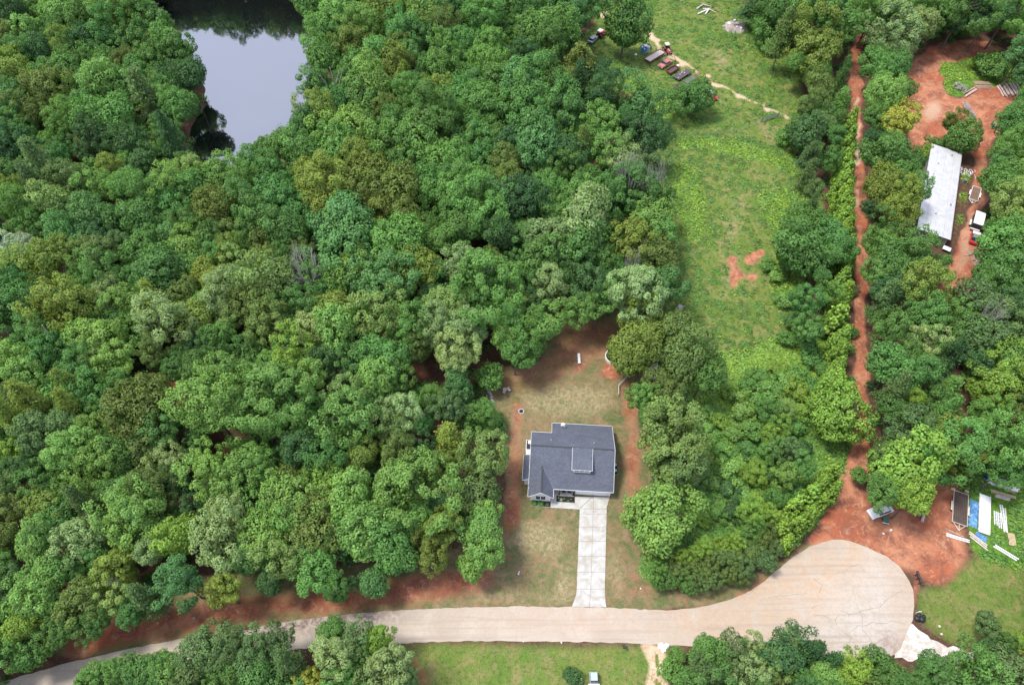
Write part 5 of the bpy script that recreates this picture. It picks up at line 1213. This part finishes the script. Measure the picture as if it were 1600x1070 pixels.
# lower right lumber yard
flatbed(1497.5, 796, heading((1500, 765), (1496.5, 830)), 'long trailer with dark planks, pale frame and triangular tongue', 6.3, 2.35, 'wood_dark', 'wood_white', z=.7, tongue=1.25, wheel_x=(-.5, .5), rail=.1, slat=8)
e = empty('green_cart', *at(1382, 815), 0, R_(-15), 'small dark green cart with white front frame on red soil', 'cart')
mb = MB(); mb.box((0, .15, .55), (.95, .85, .5), bev=.04); mb.build('box', M['green_box'], e); mb = MB(); mb.box((0, -.42, .35), (1.0, .06, .08)); mb.box((0, -.5, .6), (1.0, .06, .08)); mb.box((-.47, -.46, .47), (.07, .12, .3)); mb.box((.47, -.46, .47), (.07, .12, .3)); mb.build('frame', M['white_paint'], e); wheels(e, 1.2, 1.0, .18, (-.3, .3))
car(1373, 800, R_(200), 'white car partly hidden under the lime tree by the dirt road', 'white_paint', 'white_paint', 4.4, 1.8, 1.5)
# metal sheets, tarps, lumber: things lying in the yard
def stack_mb(n, L, w, t, jit, cols=1, r=None):
    mb = MB(); r = r or rnd
    for k in range(n):
        for c_ in range(cols): mb.box((r.uniform(-jit, jit), (c_ - (cols - 1) / 2) * w * 1.03 + r.uniform(-jit, jit) * .2, t * (k + .5)), (L * r.uniform(.93, 1), w * .96, t * .92), r.uniform(-.01, .01))
    return mb
def put(mb, name, m, px, py, rz, label, cat, group=None, z=0):
    x, y = at(px, py); o = mb.build(name, M[m]); o.location = (x, y, z); o.rotation_euler = (0, 0, rz); return tag(o, label, cat, group)
hd = heading((1537, 770), (1535, 838))
x, y = at(1536.5, 804); e = empty('roofing_stack', x, y, 0, hd, 'stack of long pale metal roofing sheets on the grass', 'roofing sheets')
mb = MB()
for k in range(5): mb.box((rnd.uniform(-.08, .08), rnd.uniform(-.04, .04), .3 + k * .05), (7.6, 1.75, .035), rnd.uniform(-.008, .008))
mb.build('sheets', M['white_paint'], e)
mb = MB()
for k in range(6): mb.box((-3.2 + k * 1.28, 0, .12), (.12, 1.8, .2))
for s_ in (-.86, .86): mb.box((0, s_, .56), (7.7, .09, .06))
mb.build('battens', M['white_paint'], e)
def crumple(L, w, seed, h=.35):
    r = np.random.default_rng(seed); nx, ny = 22, 10; mb = MB(); vs = []
    for j in range(ny + 1):
        for i in range(nx + 1):
            u, v = i / nx, j / ny; ed = min(u, v, 1 - u, 1 - v) * 6
            vs.append(((u - .5) * L + r.normal(0, .06), (v - .5) * w + r.normal(0, .05), .02 + min(ed, 1) * h * (.55 + .45 * r.random())))
    mb.add(vs, [(j * (nx + 1) + i, j * (nx + 1) + i + 1, (j + 1) * (nx + 1) + i + 1, (j + 1) * (nx + 1) + i) for j in range(ny) for i in range(nx)]); return mb
put(crumple(5.4, 1.5, 1, .6), 'tarpaulin', 'tarp', 1521, 802, heading((1522, 777), (1519, 827)), 'crumpled bright blue tarp beside the pale roofing stack', 'tarp')
put(crumple(1.9, 1.0, 2, .4), 'tarpaulin', 'tarp', 1533, 839, hd + 1.3, 'small blue tarp under the near end of the roofing stack', 'tarp')
put(crumple(.9, .8, 3, .6), 'tarpaulin', 'navy', 1541.5, 746.5, 0, 'dark blue bundle at the left end of the white boards', 'tarp')
h2 = heading((1541, 749), (1589, 763))
put(stack_mb(3, 5.6, .42, .12, .2, 2), 'board_stack', 'white_paint', 1566, 759, h2, 'white boards stacked at the edge of the right woods', 'boards', 'board stacks in the lumber yard')
put(stack_mb(2, 5.2, .3, .1, .2, 2), 'board_stack', 'grey_metal', 1569, 751.5, h2, 'grey boards lying behind the white boards', 'boards', 'board stacks in the lumber yard')
put(stack_mb(3, 4.0, .28, .1, .25, 2), 'board_stack', 'wood_pale', 1566, 772, h2, 'yellow timber stacked in front of the white boards', 'boards', 'board stacks in the lumber yard')
put(stack_mb(2, 2.4, .28, .1, .25, 2), 'board_stack', 'wood_white', 1568, 778, h2, 'short pale timber just below the yellow timber', 'boards', 'board stacks in the lumber yard')
put(stack_mb(1, 1.9, .28, .1, .15, 2), 'board_stack', 'bark_red', 1576, 766, h2, 'short reddish planks above the yellow timber', 'boards', 'board stacks in the lumber yard')
def lattice(px0, py0, px1, py1, w, label):
    p, q = W(px0, py0), W(px1, py1); L = math.hypot(q[0] - p[0], q[1] - p[1]); mb = MB()
    for s_ in (-w / 2, w / 2): mb.box((L / 2, s_, .18), (L, .09, .16))
    for k in range(int(L / .28)): mb.box((.15 + k * .28, 0, .2), (.09, w, .1))
    o = mb.build('steel_lattice', M['white_paint']); o.location = (p[0], p[1], rnd.uniform(0, .05)); o.rotation_euler = (0, 0, math.atan2(q[1] - p[1], q[0] - p[0])); tag(o, label, 'ladder frame', 'white ladder-like frames lying in the grass')
lattice(1554, 799, 1555, 821, .42, 'leftmost white ladder-like frame lying in the grass'); lattice(1560, 801, 1562, 826, .42, 'second white ladder-like frame from the left'); lattice(1563, 789, 1570, 832, .40, 'longest white ladder-like frame, leaning left'); lattice(1568, 794, 1571, 832, .38, 'rightmost white ladder-like frame in the grass')
x, y = at(1580, 843); e = empty('pallet', x, y, 0, heading((1578, 830), (1582, 854)), 'weathered pallet with pale slats in the tall grass', 'pallet')
mb = MB()
for k in range(6): mb.box((0, -.5 + k * .2, .2), (2.3, .15, .05))
mb.build('slats', M['wood_pale'], e); mb = MB(); [mb.box((a, 0, .09), (.12, 1.2, .16)) for a in (-1.1, 0, 1.1)]; mb.build('bearers', M['wood_dark'], e)
def poles(p0, p1, n, r, m, labels, gap=1.1, group='long poles lying in the lower right yard', name='pole'):
    a, b = Vector((*W(*p0), r)), Vector((*W(*p1), r)); d = (b - a).normalized(); s = Vector((-d.y, d.x, 0))
    for k in range(n):
        off = s * (k - (n - 1) / 2) * r * 2 * gap; j = d * rnd.uniform(-.4, .4); mid = (a + b) / 2 + off + s * rnd.uniform(-.05, .05)
        mb = MB(); mb.path([tuple(a + off + j), tuple(mid), tuple(b + off + j)], r, r * .9, 8); o = mb.build(name, M[m]); tag(o, labels[k], 'pole' if name == 'pole' else 'log', group)
poles((1475, 834), (1511, 845), 2, .13, 'white_paint', ['farther white pole below the dark plank trailer', 'nearer white pole below the dark plank trailer'], 1.4)
poles((1483, 829), (1507, 840), 1, .14, 'bark_red', ['reddish log just behind the two white poles'], name='log')
poles((1514, 834), (1542, 856), 3, .14, 'wood_white', ['left pale beam below the roofing stack', 'middle pale beam below the roofing stack', 'right pale beam below the roofing stack'], 1.3)
poles((1552, 852), (1588, 874), 2, .14, 'white_paint', ['farther of two long white poles below the pallet', 'nearer of two long white poles below the pallet'], 1.5)
for k, (a, b, c, d) in enumerate(((1427, 799, 1431, 806), (1433, 800, 1437, 809), (1443, 801, 1440, 814))): poles((a, b), (c, d), 1, .28, 'bark_red' if k < 2 else 'wood_white', [['left reddish log end under the lime tree', 'middle reddish log end under the lime tree', 'right pale log end under the lime tree'][k]], name='log', group='log ends under the lime tree')
for (a, b, l) in ((1490, 765, 'left sawn log at the far end of the plank trailer'), (1507, 766, 'right sawn log at the far end of the plank trailer')): poles((a - 3, b), (a + 3, b + 3), 1, .3, 'wood_pale', [l], name='log', group='logs behind the plank trailer')
# ------------------------------------------------------------------ log piles of the red clearing
def logpile(n, p_start, p_step, vec, r, m, base_label, group, lay2=0, seed=1):
    rr = random.Random(seed); ords = ['first', 'second', 'third', 'fourth', 'fifth', 'sixth', 'seventh', 'eighth', 'ninth', 'tenth', 'eleventh', 'twelfth']
    for k in range(n):
        a = (p_start[0] + p_step[0] * k + rr.uniform(-.5, .5), p_start[1] + p_step[1] * k + rr.uniform(-.8, .8)); b = (a[0] + vec[0] * rr.uniform(.9, 1.05), a[1] + vec[1] * rr.uniform(.9, 1.05))
        A, B = W(*a), W(*b); r1 = r * rr.uniform(.85, 1.2); z = r1 + (0 if k % 2 == 0 or not lay2 else r * 1.5)
        mb = MB(); mb.path([(A[0], A[1], z), ((A[0] + B[0]) / 2 + rr.uniform(-.1, .1), (A[1] + B[1]) / 2, z + rr.uniform(0, .06)), (B[0], B[1], z)], r1, r1 * .8, 9)
        o = mb.build('log', M[m]); tag(o, base_label.format(ords[k]), 'log', group)
logpile(12, (1557, 135), (2.55, -.35), (11, 18), .21, 'bark_white', 'peeled pale log, {} from the left in the far right pile', 'peeled logs in the far right pile', 1, 2)
logpile(6, (1520, 129), (1.1, 1.9), (26, .5), .18, 'bark_red', 'reddish log, {} from the back in the middle pile', 'reddish logs in the middle pile', 0, 3)
logpile(3, (1523, 138), (1.5, 1.3), (-18, 11), .17, 'bark_white', 'pale log, {} from the left in the slanted pile beside the brush heap', 'pale logs slanted beside the brush heap', 0, 4)
logpile(3, (1554, 191), (1.3, .5), (-6, 10), .2, 'rock_white', 'white log, {} from the left at the clearing right edge', 'white logs at the clearing edge', 0, 5)
logpile(3, (1561, 199), (1.2, .8), (-8, 11), .16, 'bark_red', 'reddish pole, {} from the left below the white logs', 'reddish poles at the clearing edge', 0, 6)
def brush_heap(px, py, L, w, h, n, label, seed, rz=0, m='dead', name='brush_heap'):
    r = random.Random(seed); mb = MB()
    for k in range(n):
        a = rz + r.gauss(0, .35); c = (r.uniform(-L / 2, L / 2), r.uniform(-w / 2, w / 2)); cx = c[0] * math.cos(rz) - c[1] * math.sin(rz); cy = c[0] * math.sin(rz) + c[1] * math.cos(rz)
        l = r.uniform(.8, 2.0); z = r.uniform(.06, h); mb.path([(cx - math.cos(a) * l / 2, cy - math.sin(a) * l / 2, z), (cx + r.uniform(-.1, .1), cy, z + .1), (cx + math.cos(a) * l / 2, cy + math.sin(a) * l / 2, max(.05, z - .1))], r.uniform(.04, .11), .03, 5)
    return put(mb, name, m, px, py, 0, label, 'brush heap', 'heaps of dead branches')
brush_heap(1513, 174, 6.5, 1.6, .8, 90, 'long heap of bleached branches lying across the red clay', 1, heading((1505, 160), (1521, 189)))
brush_heap(1500, 138, 2.6, 3.6, .9, 70, 'grey heap of branches left of the stacked logs', 2, .8)
brush_heap(1531, 118, 1.8, 1.8, .7, 35, 'small pale heap of wood in the green patch', 3)
brush_heap(1526, 405, 2.4, 4.4, .5, 42, 'scrap wood and pipes beside the track below the red car', 4, .3, 'rock')
brush_heap(1541, 383, 1.5, 2.0, .4, 16, 'scattered pale pipes right of the red car', 5, .3, 'rock_white')
brush_heap(1508, 270, 1.9, 4.5, .7, 44, 'white scrap heaped along the shed right side', 6, 1.2, 'rock_white')
# dead limbs in the top field
for k, pl in enumerate([((1088, 16), (1098, 10), (1111, 12)), ((1090, 23.5), (1103, 19), (1110, 17)), ((1098, 16), (1106, 17), (1118, 21)), ((1102, 24), (1106, 19), (1109, 14))]):
    P3 = [(*W(*q), .25 + .35 * (i == 1)) for i, q in enumerate(pl)]; mb = MB(); mb.path(P3, .28, .14, 7); mb.path([P3[1], (P3[1][0] + 1, P3[1][1] + 1.2, .5)], .12, .05, 5)
    tag(mb.build('fallen_trunk', M['rock_white'] if k % 2 else M['bark_white']), ['farthest bleached trunk of the heap in the top field', 'nearest bleached trunk of the heap in the top field', 'right bleached trunk crossing the top field heap', 'short upright-leaning trunk in the top field heap'][k], 'trunk', 'bleached trunks heaped in the top field')
P3 = [(*W(1062, 4), .25), (*W(1072, 0), .3)]; tag(MB().path(P3, .2, .15).build('fallen_trunk', M['bark_white']), 'single pale trunk at the very top of the field', 'trunk')
# debris mound
def mound(px, py, L, w, h, seed, m, label, rz=0):
    r = np.random.default_rng(seed); n = 26; mb = MB(); vs = []
    for j in range(n + 1):
        for i in range(n + 1):
            u, v = i / n * 2 - 1, j / n * 2 - 1; d = math.sqrt(u * u + v * v); z = max(0, 1 - d ** 1.6) * h * (.75 + .35 * math.sin(u * 5 + seed) * math.cos(v * 4)) + (r.uniform(-.06, .12) if d < .95 else 0)
            vs.append((u * L / 2, v * w / 2, z - .04))
    mb.add(vs, [(j * (n + 1) + i, j * (n + 1) + i + 1, (j + 1) * (n + 1) + i + 1, (j + 1) * (n + 1) + i) for j in range(n) for i in range(n)]); return put(mb, 'debris_mound', m, px, py, rz, label, 'mound')
mound(1148, 43, 8.5, 7.5, 1.3, 4, 'clay_debris', 'low mound of ashy soil and pale rubble in the top field', .4)
for k, (a, b, r_, q) in enumerate(((1138, 41, .6, 'left'), (1147, 36, .5, 'farthest'), (1152, 41, .6, 'middle'), (1157, 48, .45, 'right'), (1150, 46, .4, 'nearest'))): o = rock(a, b, r_, f'{q} whitish boulder on the debris mound', 'rock_white', 'boulders on the debris mound'); o.location.z = .75

# ------------------------------------------------------------------ shed
SA, SB, SC_ = (1455, 232), (1503, 240), (1485, 375)
zs = 3.1
p1, p2, p3 = Vector((*W(*SB, 2.9), 0)), Vector((*W(*SC_, 2.9), 0)), Vector((*W(*SA, 3.5), 0))
Ls = (p1 - p2).length; dy_ = (p1 - p2).normalized(); sh_r = math.atan2(dy_.y, dy_.x) - math.pi / 2
c2 = (p1 + p2) / 2; ww = 7.5
shed = empty('metal_shed', c2.x - math.cos(sh_r) * ww / 2, c2.y - math.sin(sh_r) * ww / 2, 0, sh_r, 'long low shed with ribbed pale metal roof beside the dirt track', 'shed')
mb = MB(); mb.slab([(-ww / 2, -Ls / 2, 3.5), (ww / 2, -Ls / 2, 2.9), (ww / 2, Ls / 2, 2.9), (-ww / 2, Ls / 2, 3.5)], .08); rf = mb.build('roof', M['ribbed'], shed)
mb = MB()
for k in range(7): mb.box((rnd.uniform(-3.5, 3.5), -Ls / 2 + (k + .5) * Ls / 7, 3.26 + .0), (.25, .25, .5))
mb.box((ww / 2 + .05, 0, 2.84), (.12, Ls, .14)); mb.build('gutter', M['grey_metal'], rf)
mb = MB(); w2, l2 = ww / 2 - .35, Ls / 2 - .3
mb.add([(-w2, -l2, 0), (w2, -l2, 0), (w2, l2, 0), (-w2, l2, 0), (-w2, -l2, 3.36), (w2, -l2, 2.84), (w2, l2, 2.84), (-w2, l2, 3.36)], [(3, 2, 1, 0), (4, 5, 6, 7), (0, 1, 5, 4), (1, 2, 6, 5), (2, 3, 7, 6), (3, 0, 4, 7)]); mb.build('wall', simple('grey_board_wall', (.30, .29, .28), .8, var=.4), shed)
for t in (-.18, .12, .3):
    mb = MB(); mb.box((w2 + .04, t * Ls, 1.1), (.08, 1.3, 2.1)); mb.build('door', M['white_paint'], shed)
mb = MB(); mb.box((0, -l2 - .04, 1.2), (3.4, .08, 2.3)); mb.build('door', simple('shed_door_grey', (.2, .19, .18), .8, var=.4), shed)
x, y = at(1477, 392); e = empty('white_panel', x, y, 0, sh_r - .2, 'small white sheet on trestles below the shed', 'panel'); mb = MB(); mb.box((0, 0, .8), (1.7, 1.3, .05)); mb.build('sheet', M['white_paint'], e); mb = MB(); [mb.box((a, 0, .38), (.08, 1.1, .76)) for a in (-.6, .6)]; mb.build('trestle', M['wood_dark'], e)
x, y = at(1506, 285); e = empty('barrel', x, y, 0, 0, 'teal drum lying in scrap beside the shed', 'barrel'); mb = MB(); mb.tube((0, 0, 0), (0, 0, .9), .36, .36, 14); mb.build('drum', simple('teal_drum', (.05, .28, .3), .5), e); mb = MB(); [mb.tube((0, 0, z_), (0, 0, z_ + .04), .38, .38, 14) for z_ in (.25, .6, .88)]; mb.build('hoop', M['grey_metal'], e)

# ------------------------------------------------------------------ junk row in the top field
AX = heading((1010, 97), (1035, 82))
def tractor(px, py, rz, label, body_m, canopy_m, arm=False, cat='tractor', nm='tractor'):
    x, y = at(px, py); e = empty(nm, x, y, 0, rz, label, cat)
    mb = MB(); mb.box((.9, 0, 1.0), (1.7, .75, .65), bev=.08); mb.build('bonnet', M[body_m], e)
    mb = MB(); mb.box((-.5, 0, .8), (1.6, .7, .5)); mb.box((.9, 0, .6), (1.6, .4, .3)); mb.build('chassis', M['black'], e)
    mb = MB(); mb.box((-.7, 0, 1.2), (.5, .5, .12)); mb.box((-.92, 0, 1.45), (.1, .5, .5)); mb.build('seat', M['black'], e)
    mb = MB(); mb.box((-.55, 0, 2.42), (1.5, 1.35, .09), bev=.06); mb.build('canopy', M[canopy_m], e)
    for a in (-1.15, .05):
        for b in (-.6, .6): mb = MB(); mb.tube((a, b, 1.0), (a, b, 2.4), .04); mb.build('canopy_post', M['black'], e)
    for s_ in (-1, 1):
        mb = MB(); mb.box((-.65, s_ * .75, 1.35), (1.2, .4, .08), bev=.08); mb.build('fender', M[body_m], e)
        for a, r_, w_ in ((-.65, .72, .4), (1.35, .42, .25)):
            mb = MB(); mb.tube((a, s_ * .55, r_), (a, s_ * (.55 + w_), r_), r_, r_, 16); w = mb.build('wheel', M['rubber'], e); mb = MB(); mb.tube((a, s_ * (.55 + w_), r_), (a, s_ * (.57 + w_), r_), r_ * .5, r_ * .45, 10); mb.build('rim', M[body_m], w)
    mb = MB(); mb.tube((1.1, .2, 1.3), (1.1, .2, 1.9), .05); mb.build('exhaust', M['black'], e)
    if arm:
        mb = MB(); mb.path([(1.8, 0, .8), (3.4, 0, 1.9)], .17, .13, 6); mb.path([(3.4, 0, 1.9), (5.2, 0, .8)], .12, .1, 6); a_ = mb.build('digging_arm', M['pink_red'], e)
        mb = MB(); mb.box((5.4, 0, .45), (.6, .6, .6), tilt=0, bev=.15); mb.build('bucket', M['rust'], a_)
    return e
tractor(938.5, 58, heading((932, 62), (945, 52)), 'red tractor with white canopy beside the lone tall field tree', 'red', 'white_paint')
tractor(1042, 82, heading((1043, 80), (1058, 98)), 'faded red backhoe with pale canopy and its arm lowered', 'pink_red', 'wood_white', True, 'backhoe', 'backhoe')
car(926, 65, heading((920, 70), (930, 60)), 'grey-blue old car behind the red tractor', 'grey_metal', 'grey_metal', 4.0, 1.7, 1.4)
flatbed(1022.5, 91.5, AX, 'rusty trailer with pale plank deck in the junk row', 7.0, 2.2, 'wood_white', 'rust', z=.8, tongue=.8, wheel_x=(.4, 1.3), rail=.25, group=None, fenders=False)
car(1038.5, 103, AX + math.pi, 'faded red old saloon car in the junk row', 'faded_red', 'pink_red', 4.6, 1.9, 1.4)
# rusty truck bed
x, y = at(1050, 112.5); e = empty('truck_bed', x, y, 0, AX, 'rusty open truck bed in the junk row', 'truck bed')
mb = MB(); mb.box((0, 0, .5), (3.8, 1.8, .08)); mb.build('floor', M['dark_rust'], e); mb = MB()
for s_ in (-1, 1): mb.box((0, s_ * .92, .78), (3.9, .1, .55)); mb.box((s_ * 1.92, 0, .78), (.1, 1.75, .55))
mb.build('sides', M['rust'], e); wheels(e, 3.8, 1.9, .34, (-.9, 1.0))
mb = MB(); mb.box((2.4, 0, .8), (.7, .8, .5), bev=.06); mb.build('toolbox', M['white_paint'], e)
x, y = at(1065, 120); e = empty('steel_deck', x, y, 0, AX, 'dark purplish steel platform with pale patches in the junk row', 'platform')
mb = MB(); mb.box((0, 0, .75), (5.8, 2.3, .12)); mb.build('deck', M['dark_rust'], e); mb = MB()
for a, b in ((-.6, .3), (.4, .5), (1.0, .7), (-2.2, -.4), (.9, -.1), (1.9, .8)): rock_mb(mb, a, b, .80, .22, rnd)
mb.build('clutter', M['wood_white'], e); wheels(e, 5.8, 2.3, .36, (-1.6, 1.6))
x, y = at(1078, 127); e = empty('slatted_rack', x, y, 0, AX, 'silver slatted steel frame in the junk row by the round tree', 'steel frame')
mb = MB(); [mb.box((0, s_, .5), (4.2, .12, .14)) for s_ in (-.8, .8)]; mb.build('beam', M['black'], e)
for k in range(9): mb = MB(); mb.box((-1.9 + k * .46, 0, .58), (.12, 1.7, .06)); mb.build('slat', M['grey_metal'], e)
x, y = at(1090, 120); e = empty('farm_implement', x, y, 0, AX, 'rusty farm implement at the far end of the silver frame', 'implement')
mb = MB(); mb.box((0, 0, .5), (2.6, .15, .15)); mb.box((0, .6, .5), (2.6, .12, .12)); mb.box((-1, .3, .5), (.12, .9, .12)); mb.box((1, .3, .5), (.12, .9, .12)); mb.build('frame', M['rust'], e)
for k in range(5): mb = MB(); mb.path([(-1.1 + k * .55, .6, .5), (-1.1 + k * .55, .9, .3), (-1.1 + k * .55, .75, .05)], .04); mb.build('tine', M['dark_rust'], e)
brush_heap(1063, 137, 3.4, 2.2, .7, 55, 'dark tangled heap in the grass left of the round tree', 8, .3, 'bark')
car(1112.5, 152, heading((1108, 147), (1115, 158)), 'white-roofed red car half hidden behind the round field tree', 'red', 'white_paint', 4.2, 1.7, 1.5, hood_m='red')
def tank(px, py, r_, h, m, label):
    x, y = at(px, py); e = empty('storage_tank', x, y, 0, 0, label, 'tank', 'upright tanks by the tall field tree')
    mb = MB(); mb.tube((0, 0, 0), (0, 0, h), r_, r_, 16); mb.tube((0, 0, h), (0, 0, h + .15), r_, r_ * .5, 16); mb.build('shell', M[m], e); mb = MB(); mb.tube((0, 0, h + .15), (0, 0, h + .22), .12, .12, 10); mb.build('lid', M['white_paint'], e)
tank(1002.5, 80.5, .36, 1.4, 'tarp', 'left blue upright tank by the tall field tree'); tank(1006, 84, .36, 1.5, 'tarp', 'right blue upright tank by the tall field tree'); tank(1012, 82, .55, 1.8, 'teal', 'tall greenish-white tank right of the blue ones')
car(1009, 76, 0.4, 'small dark car hood behind the upright tanks', 'black', 'grey_metal', 2.9, 1.6, 1.1)
rock(993.5, 86, .45, 'whitish rock left of the blue tanks', 'rock_white'); rock(1037, 92, .0 + .3, 'pale rock between trailer and backhoe', 'rock')
# gate and its fence
def gate(a, b, h, label):
    p, q = W(*a), W(*b); L = math.hypot(q[0] - p[0], q[1] - p[1]); e = empty('farm_gate', p[0], p[1], 0, math.atan2(q[1] - p[1], q[0] - p[0]), label, 'gate')
    for t in (0, L): mb = MB(); mb.tube((t, 0, 0), (t, 0, 1.6), .08); mb.build('post', M['bark'], e)
    mb = MB()
    for k in range(6): mb.box((L / 2, 0, .25 + k * .2), (L - .2, .05, .09))
    for t in (.15, L / 3, 2 * L / 3, L - .15): mb.box((t, .04, .75), (.06, .03, 1.1))
    mb.build('gate_leaf', M['grey_metal'], e)
gate((1189, 191), (1215, 183), 1.3, 'pale grey metal gate at the foot of the top field')
def wire_fence(pts, label):
    a0 = W(*pts[0]); e = empty('wire_fence', a0[0], a0[1], 0, 0, label, 'fence')
    for a, b in zip(pts, pts[1:]):
        p, q = W(*a), W(*b); L = math.hypot(q[0] - p[0], q[1] - p[1]); n = max(1, int(L / 3.5))
        for k in range(n): t = k / n; X = p[0] + (q[0] - p[0]) * t - a0[0]; Yy = p[1] + (q[1] - p[1]) * t - a0[1]; mb = MB(); mb.tube((X, Yy, 0), (X, Yy, 1.35), .06); mb.build('post', M['bark'], e)
        for z in (.5, .9, 1.25): mb = MB(); mb.tube((p[0] - a0[0], p[1] - a0[1], z), (q[0] - a0[0], q[1] - a0[1], z), .015, .015, 4); mb.build('wire', M['grey_metal'], e)
wire_fence([(1189, 191), (1150, 208), (1110, 213), (1045, 212)], 'thin wire fence crossing the pasture from the gate to the woods')
# ------------------------------------------------------------------ little white cart at the bottom
x, y = at(927, 1064); e = empty('utility_cart', x, y, 0, R_(-90), 'little white utility cart with pale teal roof at the bottom edge', 'cart')
mb = MB(); mb.prof([(-1.2, .35), (1.1, .35), (1.15, .7), (.6, .95), (.1, .8), (-1.2, .8)], -.62, .62); mb.build('body', M['grey_metal'], e)
mb = MB(); mb.add([(.55, -.95, .55), (1.0, -.75, .5), (1.15, 0, .55), (1.0, .75, .5), (.55, .95, .55), (.5, -.85, .95), (.85, -.6, .9), (.98, 0, .95), (.85, .6, .9), (.5, .85, .95)], [(0, 1, 6, 5), (1, 2, 7, 6), (2, 3, 8, 7), (3, 4, 9, 8), (5, 6, 7, 8, 9), (4, 3, 2, 1, 0)]); mb.build('front_cowl', M['white_paint'], e)
mb = MB(); mb.box((-.35, 0, 1.85), (1.15, 1.05, .07), bev=.06); mb.build('roof', M['teal'], e)
mb = MB(); mb.add([(.5, -.5, .95), (.5, .5, .95), (.22, .5, 1.8), (.22, -.5, 1.8)], [(0, 1, 2, 3)]); mb.build('windscreen', M['glass'], e)
for a in (-.9, .2):
    for b in (-.5, .5): mb = MB(); mb.tube((a, b, .8), (a, b, 1.85), .03); mb.build('roof_post', M['black'], e)
mb = MB(); mb.box((-.4, 0, .95), (.5, 1.0, .2)); mb.build('seat', M['black'], e); wheels(e, 2.2, 1.25, .26, (-.8, .75))
# ------------------------------------------------------------------ bare and dead trees
def dead_tree(px, py, r_px, H, label, k=0, z=None, rz=0):
    z = H * .75; x, y = W(px, py, z); R1 = r_px / scale_at(px, py, z)
    e = empty('dead_tree', x, y, 0, rz, label, 'dead tree', 'bare dead trees')
    o = bpy.data.objects.new('branches', DEAD[k]); C.objects.link(o); o.parent = e; o.scale = (R1 * 1.35, R1 * 1.35, H * .95)
dead_tree(476, 419, 36, 17.5, 'silvery bare dead tree in the middle of the woods', 0); dead_tree(984, 272, 26, 21, 'bare grey limbs poking above crowns beside the pasture', 1, rz=1)
dead_tree(1020, 285, 20, 19, 'smaller bare limbs at the wood edge by the pasture', 0, rz=2); dead_tree(988, 414, 15, 17, 'bare twigs behind the silvery sage tree', 1, rz=3)
dead_tree(1548, 497, 18, 16, 'white dead branches in the right woods', 0, rz=4); dead_tree(1520, 455, 14, 9, 'grey dead branches at the foot of the track', 1, rz=1.5)
dead_tree(630, 1040, 16, 9, 'bare branches at the edge of the bottom lawn', 0, rz=2.5); dead_tree(186, 915, 10, 12, 'small bare treetop in the lower left woods', 1, rz=2)
dead_tree(1022, 735, 9, 6, 'small white bare sapling beside the side yard', 0, rz=.7)
# pale leaning trunks by the pond
for a, b, c, d, l in ((524, 155, 500, 118, 'left leaning pale trunk by the pond shore'), (530, 152, 515, 105, 'right leaning pale trunk by the pond shore'), (90, 545, 66, 508, 'leaning bare trunk in the left woods')):
    p, q = W(a, b, 6), W(c, d, 17); mb = MB(); mb.path([(p[0] * 1.0, p[1] - 3, 0), (p[0], p[1], 7), (q[0], q[1], 17)], .28, .10, 7); mb.path([(p[0], p[1], 8), (p[0] + 2, p[1] + 2, 13)], .12, .04, 5); tag(mb.build('bare_trunk', M['dead']), l, 'tree trunk', 'leaning bare trunks')
